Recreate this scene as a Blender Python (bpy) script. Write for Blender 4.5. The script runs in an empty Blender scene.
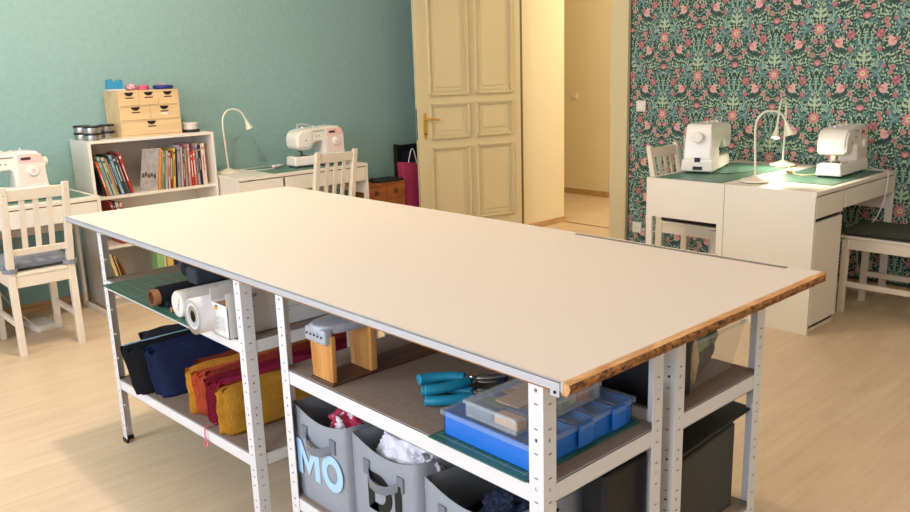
import bpy, bmesh, math, random
from mathutils import Vector, Matrix, noise
R = math.radians
PI = math.pi
C = bpy.context.scene.collection
scene = bpy.context.scene

# ------------------------------------------------------------------ camera
cam_d = bpy.data.cameras.new('camera')
cam = bpy.data.objects.new('camera', cam_d)
C.objects.link(cam)
YAW, PITCH, ROLL, CH, FPX = R(47.7458), R(13.0814), R(-1.796), 1.4152, 812.92
f = Vector((math.cos(YAW) * math.cos(PITCH), math.sin(YAW) * math.cos(PITCH), -math.sin(PITCH)))
r0 = Vector((math.sin(YAW), -math.cos(YAW), 0))
u0 = r0.cross(f)
rr = math.cos(ROLL) * r0 + math.sin(ROLL) * u0
uu = -math.sin(ROLL) * r0 + math.cos(ROLL) * u0
cam.matrix_world = Matrix(((rr.x, uu.x, -f.x, 0), (rr.y, uu.y, -f.y, 0), (rr.z, uu.z, -f.z, CH), (0, 0, 0, 1)))
cam_d.sensor_width = 36
cam_d.lens = FPX / 910 * 36
cam_d.clip_start = 0.02
scene.camera = cam

# ------------------------------------------------------------------ world, lights, exposure
scene.view_settings.view_transform = 'Standard'
scene.view_settings.look = 'None'
scene.view_settings.gamma = 1
scene.view_settings.use_curve_mapping = False
scene.view_settings.exposure = 0.12
w = bpy.data.worlds.new('world'); scene.world = w
w.use_nodes = True
w.node_tree.nodes['Background'].inputs[0].default_value = (0.75, 0.85, 1, 1)
w.node_tree.nodes['Background'].inputs[1].default_value = 0.6

def light(name, kind, loc, energy, color, **kw):
    d = bpy.data.lights.new(name, kind); d.energy = energy; d.color = color
    for k, v in kw.items():
        setattr(d, k, v)
    o = bpy.data.objects.new(name, d); C.objects.link(o); o.location = loc
    return o
def aim(o, d):
    o.rotation_euler = Vector(d).to_track_quat('-Z', 'Y').to_euler()

WARM = (1.0, 0.83, 0.63)
light('ceiling_lamp_light', 'POINT', (1.40, 3.58, 2.62), 96, WARM, shadow_soft_size=0.05)
light('ceiling_lamp_light_near', 'POINT', (2.6, 0.2, 2.62), 26, WARM, shadow_soft_size=0.18)
for k, yy in enumerate((0.6, 3.2)):
    o = light('window_daylight', 'AREA', (-1.74, yy, 1.65), 60, (0.74, 0.85, 1.0), shape='RECTANGLE', size=1.3, size_y=1.5)
    aim(o, (1, 0, -0.12))
light('hall_lamp_light', 'POINT', (6.35, 3.3, 2.5), 62, (1.0, 0.88, 0.66), shadow_soft_size=0.1)

# ------------------------------------------------------------------ materials
def lin(c):
    if isinstance(c, str):
        c = tuple(int(c[i:i + 2], 16) / 255 for i in (0, 2, 4))
    return tuple((x / 12.92 if x <= 0.04045 else ((x + 0.055) / 1.055) ** 2.4) for x in c) + (1,)
MC = {}
def mat(name, col, rough=0.5, metal=0.0, bump=0.0, bscale=60, var=0.0, vscale=8, emit=0, alpha=1, trans=0, sheen=0, stretch=None, coat=0):
    if name in MC: return MC[name]
    m = bpy.data.materials.new(name); m.use_nodes = True
    nt = m.node_tree; b = nt.nodes['Principled BSDF']
    c = lin(col)
    b.inputs['Base Color'].default_value = c
    b.inputs['Roughness'].default_value = rough
    b.inputs['Metallic'].default_value = metal
    if coat: b.inputs['Coat Weight'].default_value = coat
    if sheen: b.inputs['Sheen Weight'].default_value = sheen
    if trans: b.inputs['Transmission Weight'].default_value = trans; b.inputs['IOR'].default_value = 1.1
    if alpha < 1: b.inputs['Alpha'].default_value = alpha
    if emit:
        b.inputs['Emission Color'].default_value = c; b.inputs['Emission Strength'].default_value = emit
    if bump or var:
        tc = nt.nodes.new('ShaderNodeTexCoord')
        mp = nt.nodes.new('ShaderNodeMapping')
        nt.links.new(tc.outputs['Object'], mp.inputs[0])
        if stretch: mp.inputs['Scale'].default_value = stretch
        n = nt.nodes.new('ShaderNodeTexNoise'); n.inputs['Scale'].default_value = bscale; n.inputs['Detail'].default_value = 4
        nt.links.new(mp.outputs[0], n.inputs['Vector'])
        if bump:
            bp = nt.nodes.new('ShaderNodeBump'); bp.inputs['Strength'].default_value = bump; bp.inputs['Distance'].default_value = 0.01
            nt.links.new(n.outputs['Fac'], bp.inputs['Height']); nt.links.new(bp.outputs[0], b.inputs['Normal'])
        if var:
            n2 = nt.nodes.new('ShaderNodeTexNoise'); n2.inputs['Scale'].default_value = vscale; n2.inputs['Detail'].default_value = 5
            nt.links.new(mp.outputs[0], n2.inputs['Vector'])
            cr = nt.nodes.new('ShaderNodeValToRGB')
            cr.color_ramp.elements[0].position = 0.3; cr.color_ramp.elements[1].position = 0.7
            cr.color_ramp.elements[0].color = tuple(x * (1 - var) for x in c[:3]) + (1,)
            cr.color_ramp.elements[1].color = tuple(min(1, x * (1 + var)) for x in c[:3]) + (1,)
            nt.links.new(n2.outputs['Fac'], cr.inputs[0]); nt.links.new(cr.outputs[0], b.inputs['Base Color'])
    MC[name] = m
    return m

def wood_mat(name, c1, c2, scale=(3, 40, 40), rough=0.5, bump=0.1):
    if name in MC: return MC[name]
    m = bpy.data.materials.new(name); m.use_nodes = True
    nt = m.node_tree; b = nt.nodes['Principled BSDF']; b.inputs['Roughness'].default_value = rough
    tc = nt.nodes.new('ShaderNodeTexCoord'); mp = nt.nodes.new('ShaderNodeMapping'); mp.inputs['Scale'].default_value = scale
    nt.links.new(tc.outputs['Object'], mp.inputs[0])
    n = nt.nodes.new('ShaderNodeTexNoise'); n.inputs['Scale'].default_value = 1; n.inputs['Detail'].default_value = 6; n.inputs['Distortion'].default_value = 0.6
    nt.links.new(mp.outputs[0], n.inputs['Vector'])
    cr = nt.nodes.new('ShaderNodeValToRGB'); cr.color_ramp.elements[0].position = 0.35; cr.color_ramp.elements[1].position = 0.68
    cr.color_ramp.elements[0].color = lin(c1); cr.color_ramp.elements[1].color = lin(c2)
    nt.links.new(n.outputs['Fac'], cr.inputs[0]); nt.links.new(cr.outputs[0], b.inputs['Base Color'])
    bp = nt.nodes.new('ShaderNodeBump'); bp.inputs['Strength'].default_value = bump; bp.inputs['Distance'].default_value = 0.005
    nt.links.new(n.outputs['Fac'], bp.inputs['Height']); nt.links.new(bp.outputs[0], b.inputs['Normal'])
    MC[name] = m
    return m

def floor_mat():
    m = bpy.data.materials.new('laminate_floor'); m.use_nodes = True
    nt = m.node_tree; N = nt.nodes; L = nt.links; b = N['Principled BSDF']
    tc = N.new('ShaderNodeTexCoord')
    br = N.new('ShaderNodeTexBrick'); br.offset = 0.37; br.offset_frequency = 2; br.squash = 1
    br.inputs['Scale'].default_value = 1
    br.inputs['Brick Width'].default_value = 0.62; br.inputs['Row Height'].default_value = 0.068
    br.inputs['Mortar Size'].default_value = 0.0007; br.inputs['Mortar Smooth'].default_value = 0.3; br.inputs['Bias'].default_value = 0
    br.inputs['Color1'].default_value = lin('DDC7AA'); br.inputs['Color2'].default_value = lin('D8C0A2'); br.inputs['Mortar'].default_value = lin('C9B08E')
    L.new(tc.outputs['Object'], br.inputs['Vector'])
    mp = N.new('ShaderNodeMapping'); mp.inputs['Scale'].default_value = (1.6, 34, 1)
    L.new(tc.outputs['Object'], mp.inputs[0])
    n = N.new('ShaderNodeTexNoise'); n.inputs['Scale'].default_value = 1; n.inputs['Detail'].default_value = 7; n.inputs['Roughness'].default_value = 0.65
    L.new(mp.outputs[0], n.inputs['Vector'])
    cr = N.new('ShaderNodeValToRGB'); cr.color_ramp.elements[0].position = 0.3; cr.color_ramp.elements[1].position = 0.62
    cr.color_ramp.elements[0].color = lin('CDBB9F'); cr.color_ramp.elements[1].color = (1, 1, 1, 1)
    L.new(n.outputs['Fac'], cr.inputs[0])
    n3 = N.new('ShaderNodeTexNoise'); n3.inputs['Scale'].default_value = 1; n3.inputs['Detail'].default_value = 3
    mp3 = N.new('ShaderNodeMapping'); mp3.inputs['Scale'].default_value = (4, 9, 1)
    L.new(tc.outputs['Object'], mp3.inputs[0]); L.new(mp3.outputs[0], n3.inputs['Vector'])
    cr3 = N.new('ShaderNodeValToRGB'); cr3.color_ramp.elements[0].position = 0.3; cr3.color_ramp.elements[1].position = 0.5
    cr3.color_ramp.elements[0].color = (0.86, 0.83, 0.78, 1); cr3.color_ramp.elements[1].color = (1, 1, 1, 1)
    L.new(n3.outputs['Fac'], cr3.inputs[0])
    m1 = N.new('ShaderNodeMix'); m1.data_type = 'RGBA'; m1.blend_type = 'MULTIPLY'; m1.inputs[0].default_value = 0.24
    L.new(br.outputs['Color'], m1.inputs[6]); L.new(cr.outputs[0], m1.inputs[7])
    m2 = N.new('ShaderNodeMix'); m2.data_type = 'RGBA'; m2.blend_type = 'MULTIPLY'; m2.inputs[0].default_value = 0.45
    L.new(m1.outputs[2], m2.inputs[6]); L.new(cr3.outputs[0], m2.inputs[7])
    L.new(m2.outputs[2], b.inputs['Base Color'])
    b.inputs['Roughness'].default_value = 0.38
    return m

def teal_mat():
    m = mat('teal_paint', '8DB0B0', rough=0.9, bump=0.22, bscale=45, var=0.05, vscale=30)
    return m

FLOOR = floor_mat(); TEAL = teal_mat()
CREAM = mat('cream_wall_paint', 'EFE2C2', rough=0.85, bump=0.08, bscale=30)
WHITEW = mat('white_wall_paint', 'E6E0D6', rough=0.9)
YELLOW = mat('yellow_door_paint', 'DACBA2', rough=0.42, bump=0.06, bscale=25)
WHITE = mat('white_lacquer', 'E9E1D6', rough=0.4)
WHITEP = mat('white_plastic', 'EFE8E0', rough=0.32)
METW = mat('white_powder_coated_steel', 'DDDBDD', rough=0.42)
MDF = mat('brown_fibreboard', '8C796A', rough=0.75, var=0.12, vscale=60)
BLACK = mat('black_plastic', '15151A', rough=0.5)
DARK = mat('dark_slot', '0B0B0C', rough=0.8)
ALU = mat('brushed_aluminium', 'C2C4CC', rough=0.42, metal=0.35, bump=0.05, bscale=80)
CHROME = mat('chrome', 'D0D0D0', rough=0.2, metal=1)
BRASS = mat('polished_brass', 'D9B25A', rough=0.4, metal=0.6)
TOPW = mat('cream_laminate', 'DACEC5', rough=0.45, bump=0.02, bscale=300)
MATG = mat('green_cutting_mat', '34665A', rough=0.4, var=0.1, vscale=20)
MATL = mat('cutting_mat_line', '86A79A', rough=0.6)
PINK = mat('pale_pink_plastic', 'EFC4C0', rough=0.35)
RAWWOOD = wood_mat('raw_board_wood', '3E220E', 'B87A3C', scale=(60, 8, 120), rough=0.7, bump=0.8)
CHAMFER = wood_mat('worn_light_wood', 'B98048', 'DDAE7A', scale=(12, 60, 60), rough=0.6, bump=0.2)
PINE = wood_mat('orange_pine', 'A8662A', 'D9A05A', scale=(28, 28, 3.5), rough=0.55)
DARKWOOD = wood_mat('dark_brown_wood', '4A2C1C', '6E4630', scale=(4, 30, 30), rough=0.5)
BIRCH = wood_mat('pale_birch', 'D9B98A', 'E6C99C', scale=(3, 30, 30), rough=0.55, bump=0.03)
REDWOOD = wood_mat('reddish_stained_wood', '8A4A22', 'B8703C', scale=(3, 25, 25), rough=0.45)
OAKSTRIP = wood_mat('skirting_wood', 'B08A5C', 'D2AC7C', scale=(3, 30, 30))
def cloth(name, col, v=0.12):
    return mat(name, col, rough=0.95, bump=0.5, bscale=160, var=v, vscale=25)

# ------------------------------------------------------------------ mesh helpers
class MB:
    def __init__(s): s.bm = bmesh.new()
    def faces(s, vs, fs, m=0):
        v = [s.bm.verts.new(p) for p in vs]; out = []
        for q in fs:
            try:
                g = s.bm.faces.new([v[i] for i in q]); g.material_index = m; out.append(g)
            except ValueError: pass
        return out
    def box(s, x0, x1, y0, y1, z0, z1, m=0, M=None):
        vs = [Vector(p) for p in ((x0, y0, z0), (x1, y0, z0), (x1, y1, z0), (x0, y1, z0), (x0, y0, z1), (x1, y0, z1), (x1, y1, z1), (x0, y1, z1))]
        if M is not None: vs = [M @ v for v in vs]
        s.faces(vs, ((0, 3, 2, 1), (4, 5, 6, 7), (0, 1, 5, 4), (1, 2, 6, 5), (2, 3, 7, 6), (3, 0, 4, 7)), m); return s
    def hexa(s, b, t, m=0):
        s.faces(list(b) + list(t), ((0, 3, 2, 1), (4, 5, 6, 7), (0, 1, 5, 4), (1, 2, 6, 5), (2, 3, 7, 6), (3, 0, 4, 7)), m); return s
    def bar(s, p0, p1, wx, wy, m=0):      # vertical-ish bar of rectangular section
        p0 = Vector(p0); p1 = Vector(p1)
        def q(p): return [p + Vector((a * wx / 2, b * wy / 2, 0)) for a, b in ((-1, -1), (1, -1), (1, 1), (-1, 1))]
        return s.hexa(q(p0), q(p1), m)
    def prism(s, pts, vec, m=0):
        pts = [Vector(p) for p in pts]; vec = Vector(vec); n = len(pts)
        vs = pts + [p + vec for p in pts]
        fs = [tuple(range(n))[::-1], tuple(range(n, 2 * n))] + [(i, (i + 1) % n, n + (i + 1) % n, n + i) for i in range(n)]
        s.faces(vs, fs, m); return s
    def cyl(s, p0, p1, r0, r1=None, seg=16, m=0, cap=True):
        r1 = r0 if r1 is None else r1
        p0 = Vector(p0); p1 = Vector(p1); d = (p1 - p0).normalized()
        a = d.orthogonal().normalized(); b = d.cross(a); vs = []
        for p, r in ((p0, r0), (p1, r1)):
            for i in range(seg):
                t = 2 * PI * i / seg; vs.append(p + (a * math.cos(t) + b * math.sin(t)) * r)
        fs = [(i, (i + 1) % seg, seg + (i + 1) % seg, seg + i) for i in range(seg)]
        if cap: fs += [tuple(range(seg))[::-1], tuple(range(seg, 2 * seg))]
        s.faces(vs, fs, m); return s
    def ring(s, p0, p1, ro, ri, seg=20, m=0, mi=None):   # hollow tube
        p0 = Vector(p0); p1 = Vector(p1); d = (p1 - p0).normalized(); a = d.orthogonal().normalized(); b = d.cross(a); vs = []
        for p, r in ((p0, ro), (p1, ro), (p1, ri), (p0, ri)):
            for i in range(seg):
                t = 2 * PI * i / seg; vs.append(p + (a * math.cos(t) + b * math.sin(t)) * r)
        for k in range(4):
            fs = []
            for i in range(seg):
                j = (i + 1) % seg; A = k * seg; B = ((k + 1) % 4) * seg
                fs.append((i, j, j, i))
            v = None
        bv = [s.bm.verts.new(p) for p in vs]
        for k in range(4):
            A = k * seg; B = ((k + 1) % 4) * seg
            for i in range(seg):
                j = (i + 1) % seg
                g = s.bm.faces.new((bv[A + i], bv[A + j], bv[B + j], bv[B + i])); g.material_index = (mi if (mi is not None and k == 2) else m)
        return s
    def tube(s, pts, r, seg=8, m=0, smooth=True):
        pts = [Vector(p) for p in pts]
        if smooth and len(pts) > 2:
            q = []
            for i in range(len(pts) - 1):
                a = pts[max(i - 1, 0)]; b = pts[i]; c = pts[i + 1]; d = pts[min(i + 2, len(pts) - 1)]
                for k in range(5):
                    t = k / 5
                    q.append(0.5 * ((2 * b) + (c - a) * t + (2 * a - 5 * b + 4 * c - d) * t * t + (3 * b - a - 3 * c + d) * t ** 3))
            q.append(pts[-1]); pts = q
        rows = []; nrm = None
        for i, p in enumerate(pts):
            t = (pts[min(i + 1, len(pts) - 1)] - pts[max(i - 1, 0)]).normalized()
            nrm = t.orthogonal().normalized() if nrm is None else (nrm - t * nrm.dot(t)).normalized()
            b = t.cross(nrm); rad = r(i / (len(pts) - 1)) if callable(r) else r
            rows.append([s.bm.verts.new(p + (nrm * math.cos(2 * PI * k / seg) + b * math.sin(2 * PI * k / seg)) * rad) for k in range(seg)])
        for i in range(len(rows) - 1):
            for k in range(seg):
                g = s.bm.faces.new((rows[i][k], rows[i][(k + 1) % seg], rows[i + 1][(k + 1) % seg], rows[i + 1][k])); g.material_index = m
        for rw in (rows[0][::-1], rows[-1]):
            g = s.bm.faces.new(rw); g.material_index = m
        return s
    def lathe(s, prof, c=(0, 0, 0), seg=24, m=0):
        c = Vector(c); rows = []
        for rad, z in prof:
            rows.append([s.bm.verts.new(c + Vector((max(rad, 1e-4) * math.cos(2 * PI * k / seg), max(rad, 1e-4) * math.sin(2 * PI * k / seg), z))) for k in range(seg)])
        for i in range(len(rows) - 1):
            for k in range(seg):
                g = s.bm.faces.new((rows[i][k], rows[i][(k + 1) % seg], rows[i + 1][(k + 1) % seg], rows[i + 1][k])); g.material_index = m
        g = s.bm.faces.new(rows[0][::-1]); g.material_index = m
        g = s.bm.faces.new(rows[-1]); g.material_index = m
        return s
    def blob(s, c, rad, m=0, amp=0.3, freq=8, seed=0, sub=4):
        g = bmesh.ops.create_icosphere(s.bm, subdivisions=sub, radius=1)
        c = Vector(c); rad = Vector(rad)
        for v in g['verts']:
            d = v.co.normalized()
            k = 1 + amp * (noise.noise(d * freq * 0.3 + Vector((seed, seed * 2.1, 0))) + 0.5 * noise.noise(d * freq * 0.8 + Vector((seed, 0, seed))))
            v.co = c + Vector((d.x * rad.x, d.y * rad.y, d.z * rad.z)) * k
        for fc in {x for v in g['verts'] for x in v.link_faces}: fc.material_index = m; fc.smooth = True
        return s
    def build(s, name, mats, parent=None, bevel=0, seg=2, smooth=False, sub=0, solid=0, label=None, keep=False, nrm=True):
        if not isinstance(mats, (list, tuple)): mats = [mats]
        if nrm: bmesh.ops.recalc_face_normals(s.bm, faces=s.bm.faces)
        off = Vector((0, 0, 0))
        if parent is None and not keep:
            xs = [v.co.x for v in s.bm.verts]; ys = [v.co.y for v in s.bm.verts]; zs = [v.co.z for v in s.bm.verts]
            off = Vector(((min(xs) + max(xs)) / 2, (min(ys) + max(ys)) / 2, min(zs)))
            bmesh.ops.translate(s.bm, verts=s.bm.verts, vec=-off)
        if smooth:
            for g in s.bm.faces: g.smooth = True
        me = bpy.data.meshes.new(name); s.bm.to_mesh(me); s.bm.free()
        for mm in mats: me.materials.append(mm)
        o = bpy.data.objects.new(name, me); C.objects.link(o); o.location = off
        if parent is not None: o.parent = parent
        if solid:
            md = o.modifiers.new('solid', 'SOLIDIFY'); md.thickness = solid; md.offset = 0
        if bevel:
            md = o.modifiers.new('bevel', 'BEVEL'); md.width = bevel; md.segments = seg; md.limit_method = 'ANGLE'; md.angle_limit = R(35)
            md.harden_normals = False
            for g in me.polygons: g.use_smooth = smooth
        if sub:
            md = o.modifiers.new('sub', 'SUBSURF'); md.levels = sub; md.render_levels = sub
        if smooth:
            try:
                md = o.modifiers.new('wn', 'WEIGHTED_NORMAL'); md.keep_sharp = True
            except Exception: pass
        if label: o['label'] = label
        return o

def thing(name, label, cat, loc=(0, 0, 0), rz=0, group=None):
    o = bpy.data.objects.new(name, None); C.objects.link(o)
    o.empty_display_size = 0.05
    o.location = loc; o.rotation_euler = (0, 0, rz)
    o['label'] = label; o['category'] = cat
    if group: o['group'] = group
    return o
def tag(o, label, cat, group=None):
    o['label'] = label; o['category'] = cat
    if group: o['group'] = group
    return o
def struct(o):
    o['kind'] = 'structure'; return o
def dup(root, loc, rz, label, group=None):
    def cp(o, par):
        c = o.copy(); C.objects.link(c)
        if par is not None: c.parent = par
        for ch in [x for x in list(bpy.data.objects) if x.parent == o]: cp(ch, c)
        return c
    r = cp(root, None)
    r.location = loc; r.rotation_euler = (0, 0, rz); r['label'] = label
    if group: r['group'] = group
    return r
def text(name, body, size, M, mt, parent, depth=0.0006, bold=0.0):
    cu = bpy.data.curves.new(name, 'FONT'); cu.body = body; cu.size = size; cu.extrude = depth
    cu.align_x = 'LEFT'
    o = bpy.data.objects.new(name + '_curve', cu); C.objects.link(o)
    bpy.context.view_layer.update()
    me = bpy.data.meshes.new_from_object(o.evaluated_get(bpy.context.evaluated_depsgraph_get()))
    bpy.data.objects.remove(o)
    me.transform(M); me.materials.clear(); me.materials.append(mt)
    t = bpy.data.objects.new(name, me); C.objects.link(t); t.parent = parent
    return t
FACE_NX = Matrix(((0, 0, -1, 0), (-1, 0, 0, 0), (0, 1, 0, 0), (0, 0, 0, 1)))   # text plane facing -X, reading towards -Y
FACE_NY = Matrix(((1, 0, 0, 0), (0, 0, -1, 0), (0, 1, 0, 0), (0, 0, 0, 1)))    # text plane facing -Y, reading towards +X
T = Matrix.Translation
def P3(x, y, z): return Vector((x, y, z))

# ================================================================== THE ROOM
WY, WX, RH = 5.43, 5.10, 3.05
struct(MB().box(-1.8, 7.1, -1.7, 7.6, -0.1, 0).build('floor', FLOOR, keep=True))
struct(MB().box(-1.9, 7.1, -1.8, 7.6, RH, RH + 0.1).build('ceiling', WHITEW, keep=True))
struct(MB().box(-1.8, WX, WY, WY + 0.1, 0, RH).build('wall_left', TEAL, keep=True))
struct(MB().box(-1.8, WX + 0.6, -1.7, -1.6, 0, RH).build('wall_right', WHITEW, keep=True))
# window wall behind the camera
m = MB(); wx0, wx1 = -1.9, -1.8
m.box(wx0, wx1, -1.7, WY + .1, 0, 0.85).box(wx0, wx1, -1.7, WY + .1, 2.45, RH)
m.box(wx0, wx1, -1.7, -0.1, .85, 2.45).box(wx0, wx1, 1.3, 2.5, .85, 2.45).box(wx0, wx1, 3.9, WY + .1, .85, 2.45)
struct(m.build('wall_front', WHITEW, keep=True))
for k, y0 in enumerate((-0.1, 2.5)):
    m = MB(); y1 = y0 + 1.4
    for a, b in ((y0, y0 + .06), (y1 - .06, y1), (y0 + .67, y0 + .73)): m.box(-1.88, -1.83, a, b, .85, 2.45)
    m.box(-1.88, -1.83, y0, y1, .85, .91).box(-1.88, -1.83, y0, y1, 2.39, 2.45)
    struct(m.build('window_%d' % (k + 1), WHITE, keep=True))

# ---- back wall with the wallpaper
WP_BG = mat('wallpaper_dark_green', '2E4640', rough=0.7)
wpc = [WP_BG, mat('wallpaper_pale_leaf', 'B4C8AC', rough=0.7), mat('wallpaper_mid_green', '6A9180', rough=0.7), mat('wallpaper_blue_green', '567C84', rough=0.7),
       mat('wallpaper_pink', 'E0ACAC', rough=0.7), mat('wallpaper_coral', 'D68A8E', rough=0.7), mat('wallpaper_dark_rose', 'B0727A', rough=0.7),
       mat('wallpaper_cream', 'E6D5AC', rough=0.7), CREAM, mat('wallpaper_soft_teal', '8AAEA2', rough=0.7)]
m = MB()
OY0, OY1, OZ = 3.79, 4.765, 2.3
def wallbox(y0, y1, z0, z1): m.box(WX, WX + .6, y0, y1, z0, z1, 8)
wallbox(-1.7, OY0, 0, RH); wallbox(OY1, WY + .1, 0, RH); wallbox(OY0, OY1, OZ, RH)
for g in m.bm.faces:
    g.normal_update()
    if g.normal.x < -0.9: g.material_index = 0
polys = []
def leaf(cx, cy, ang, L, W, col, lay=1):
    pts = [(0, 0), (.25 * L, .42 * W), (.55 * L, .5 * W), (.85 * L, .25 * W), (L, 0), (.85 * L, -.25 * W), (.55 * L, -.5 * W), (.25 * L, -.42 * W)]
    c, s_ = math.cos(ang), math.sin(ang)
    polys.append(([(cx + x * c - y * s_, cy + x * s_ + y * c) for x, y in pts], col, lay))
def disc(cx, cy, r_, col, lay=2, n=9):
    polys.append(([(cx + r_ * math.cos(2 * PI * k / n), cy + r_ * math.sin(2 * PI * k / n)) for k in range(n)], col, lay))
def curve(pts, wd, col, lay=1):
    n = len(pts); L_, R_ = [], []
    for i, (x, y) in enumerate(pts):
        a = pts[max(i - 1, 0)]; b = pts[min(i + 1, n - 1)]; dx, dy = b[0] - a[0], b[1] - a[1]; q = math.hypot(dx, dy) or 1
        ww = wd * math.sin(PI * (0.12 + 0.88 * (1 - i / (n - 1)) * 0.9)) if n > 2 else wd
        ww = max(ww, wd * 0.15)
        L_.append((x - dy / q * ww, y + dx / q * ww)); R_.append((x + dy / q * ww, y - dx / q * ww))
    for i in range(n - 1): polys.append(([L_[i], L_[i + 1], R_[i + 1], R_[i]], col, lay))
def flower(cx, cy, r_, n, col, cc, lay=3):
    for k in range(n): leaf(cx, cy, 2 * PI * k / n + .2, r_, r_ * 4.2 / n, col, lay)
    disc(cx, cy, r_ * .5, col, lay + .3); disc(cx, cy, r_ * .34, cc, lay + .6); disc(cx, cy, r_ * .16, 2, lay + .8)
random.seed(5)
def mirror(fn):
    n0 = len(polys); fn()
    for p, c_, l_ in polys[n0:]: polys.append(([(-x, y) for x, y in p][::-1], c_, l_))
avoid = [(0, 0, .036), (.02, -.072, .017), (.118, -.085, .03), (.065, -.12, .018), (.032, -.15, .016), (0, -.2, .035), (.11, -.232, .018), (.12, -.262, .014),
         (.108, -.215, .012), (.083, .225, .032), (.083, .14, .018), (.115, .04, .02)]
def half():
    # blue-green acanthus scrolls either side of the flower and plume above
    def arc(x0, y0, x1, y1, bend, wd, col, lay=1):
        pts = []
        for i in range(9):
            t = i / 8; nx, ny = -(y1 - y0), (x1 - x0)
            pts.append((x0 + (x1 - x0) * t + nx * bend * math.sin(PI * t), y0 + (y1 - y0) * t + ny * bend * math.sin(PI * t)))
        curve(pts, wd, col, lay)
    arc(.012, .02, .095, .085, -.45, .011, 3, 2); arc(.03, .01, .115, .03, -.35, .010, 3, 2); arc(.03, -.0, .1, -.045, .35, .009, 3, 2)
    arc(.02, .03, .075, .115, -.3, .007, 9, 2.2); arc(.04, .015, .105, .055, -.4, .005, 9, 2.4); arc(.05, .0, .095, -.03, .3, .0045, 9, 2.4)
    arc(.012, .13, .045, .2, -.25, .008, 3, 2); arc(.006, .15, .03, .235, -.2, .007, 9, 2.2); arc(.012, .12, .06, .15, -.3, .007, 3, 2)
    arc(.01, -.235, .05, -.17, -.3, .006, 2, 1.5); arc(.012, -.24, .055, -.26, .3, .006, 3, 1.5); arc(.02, -.2, .075, -.16, .3, .0035, 2, 1.5)
    arc(.13, -.26, .1, -.12, .15, .0022, 2, 1.2); arc(.12, .1, .07, .2, .2, .0022, 2, 1.2); arc(.13, -.06, .11, .1, -.2, .0022, 2, 1.2)
    leaf(.012, .07, .5, .04, .017, 1, 3); leaf(.01, .1, .7, .038, .015, 1, 3); leaf(.01, .13, 1.0, .03, .012, 1, 3)
    leaf(.035, .05, .2, .026, .012, 1, 3)
    # pink blossoms
    for x, y, r_ in ((.021, -.072, .0165), (.065, -.12, .0175), (.034, -.152, .016), (.11, -.232, .0175), (.12, -.262, .014)):
        for k in range(6): disc(x + r_ * .55 * math.cos(k * PI / 3), y + r_ * .55 * math.sin(k * PI / 3), r_ * .5, 4, 3, 7)
        disc(x, y, r_ * .38, 5, 3.5, 7)
    # bird
    disc(.122, -.088, .0255, 4, 3, 12); disc(.134, -.066, .013, 4, 3.1); leaf(.144, -.064, -.2, .011, .006, 7, 3.2); leaf(.112, -.082, 2.75, .038, .018, 6, 3.4)
    leaf(.128, -.092, 2.4, .026, .015, 5, 3.5)
    # dark roses
    for x, y, r_ in ((.083, .225, .034), (.083, .14, .020), (.115, .04, .016)):
        for k in range(7): leaf(x, y, k * 2 * PI / 7 + .3, r_, r_ * .5, 6, 3)
        for k in range(5): disc(x + r_ * .3 * math.cos(k * 1.256), y + r_ * .3 * math.sin(k * 1.256), r_ * .26, 5 if k % 2 else 6, 3.4, 7)
    # scattered leaves
    pts = []
    for _ in range(9000):
        x, y = random.uniform(.004, .1345), random.uniform(-.265, .265)
        if any((x - a) ** 2 + (y - b) ** 2 < (c_ * .95) ** 2 for a, b, c_ in avoid): continue
        if any((x - a) ** 2 + (y - b) ** 2 < .0122 ** 2 for a, b in pts): continue
        pts.append((x, y))
        if len(pts) > 170: break
    for x, y in pts:
        L_ = random.uniform(.016, .027); a = random.uniform(0, 2 * PI)
        leaf(x - L_ / 2 * math.cos(a), y - L_ / 2 * math.sin(a), a, L_, L_ * random.uniform(.36, .5), random.choice((1, 1, 1, 2, 9, 9, 3)), 1.4)
mirror(half)
flower(0, 0, .041, 10, 5, 7)
leaf(0, .035, PI / 2, .11, .017, 1, 3); leaf(0, .16, PI / 2, .09, .016, 9, 2.6)
for k in range(-3, 4): leaf(0, -.212, PI / 2 + k * .42, .034, .013, 6, 3)
disc(0, -.2, .02, 6, 3.2, 12); disc(-.008, -.2, .008, 5, 3.5); disc(.009, -.198, .008, 5, 3.5); disc(0, -.206, .007, 4, 3.6)
for k in range(4): disc(-.015 + .01 * k, -.1, .0028, 2, 2, 6)
bmv = m.bm.verts; bmf = m.bm.faces
for ci in range(-1, 17):
    yc = 3.625 - .273 * ci
    for ri in range(-1, 6):
        zc = 1.041 - .5 + .531 * ri + (0.264 if ci % 2 == 0 else 0) + (.5 - .531)
        for p, c_, l_ in polys:
            q = [(yc - x, zc + y) for x, y in p]
            if any(a > 3.632 or a < -.7 or b < 0.07 or b > RH for a, b in q): continue
            fc = bmf.new([bmv.new((WX - .00018 * l_, a, b)) for a, b in q]); fc.material_index = c_
struct(m.build('wall_back', wpc, keep=True, nrm=False))

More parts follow.
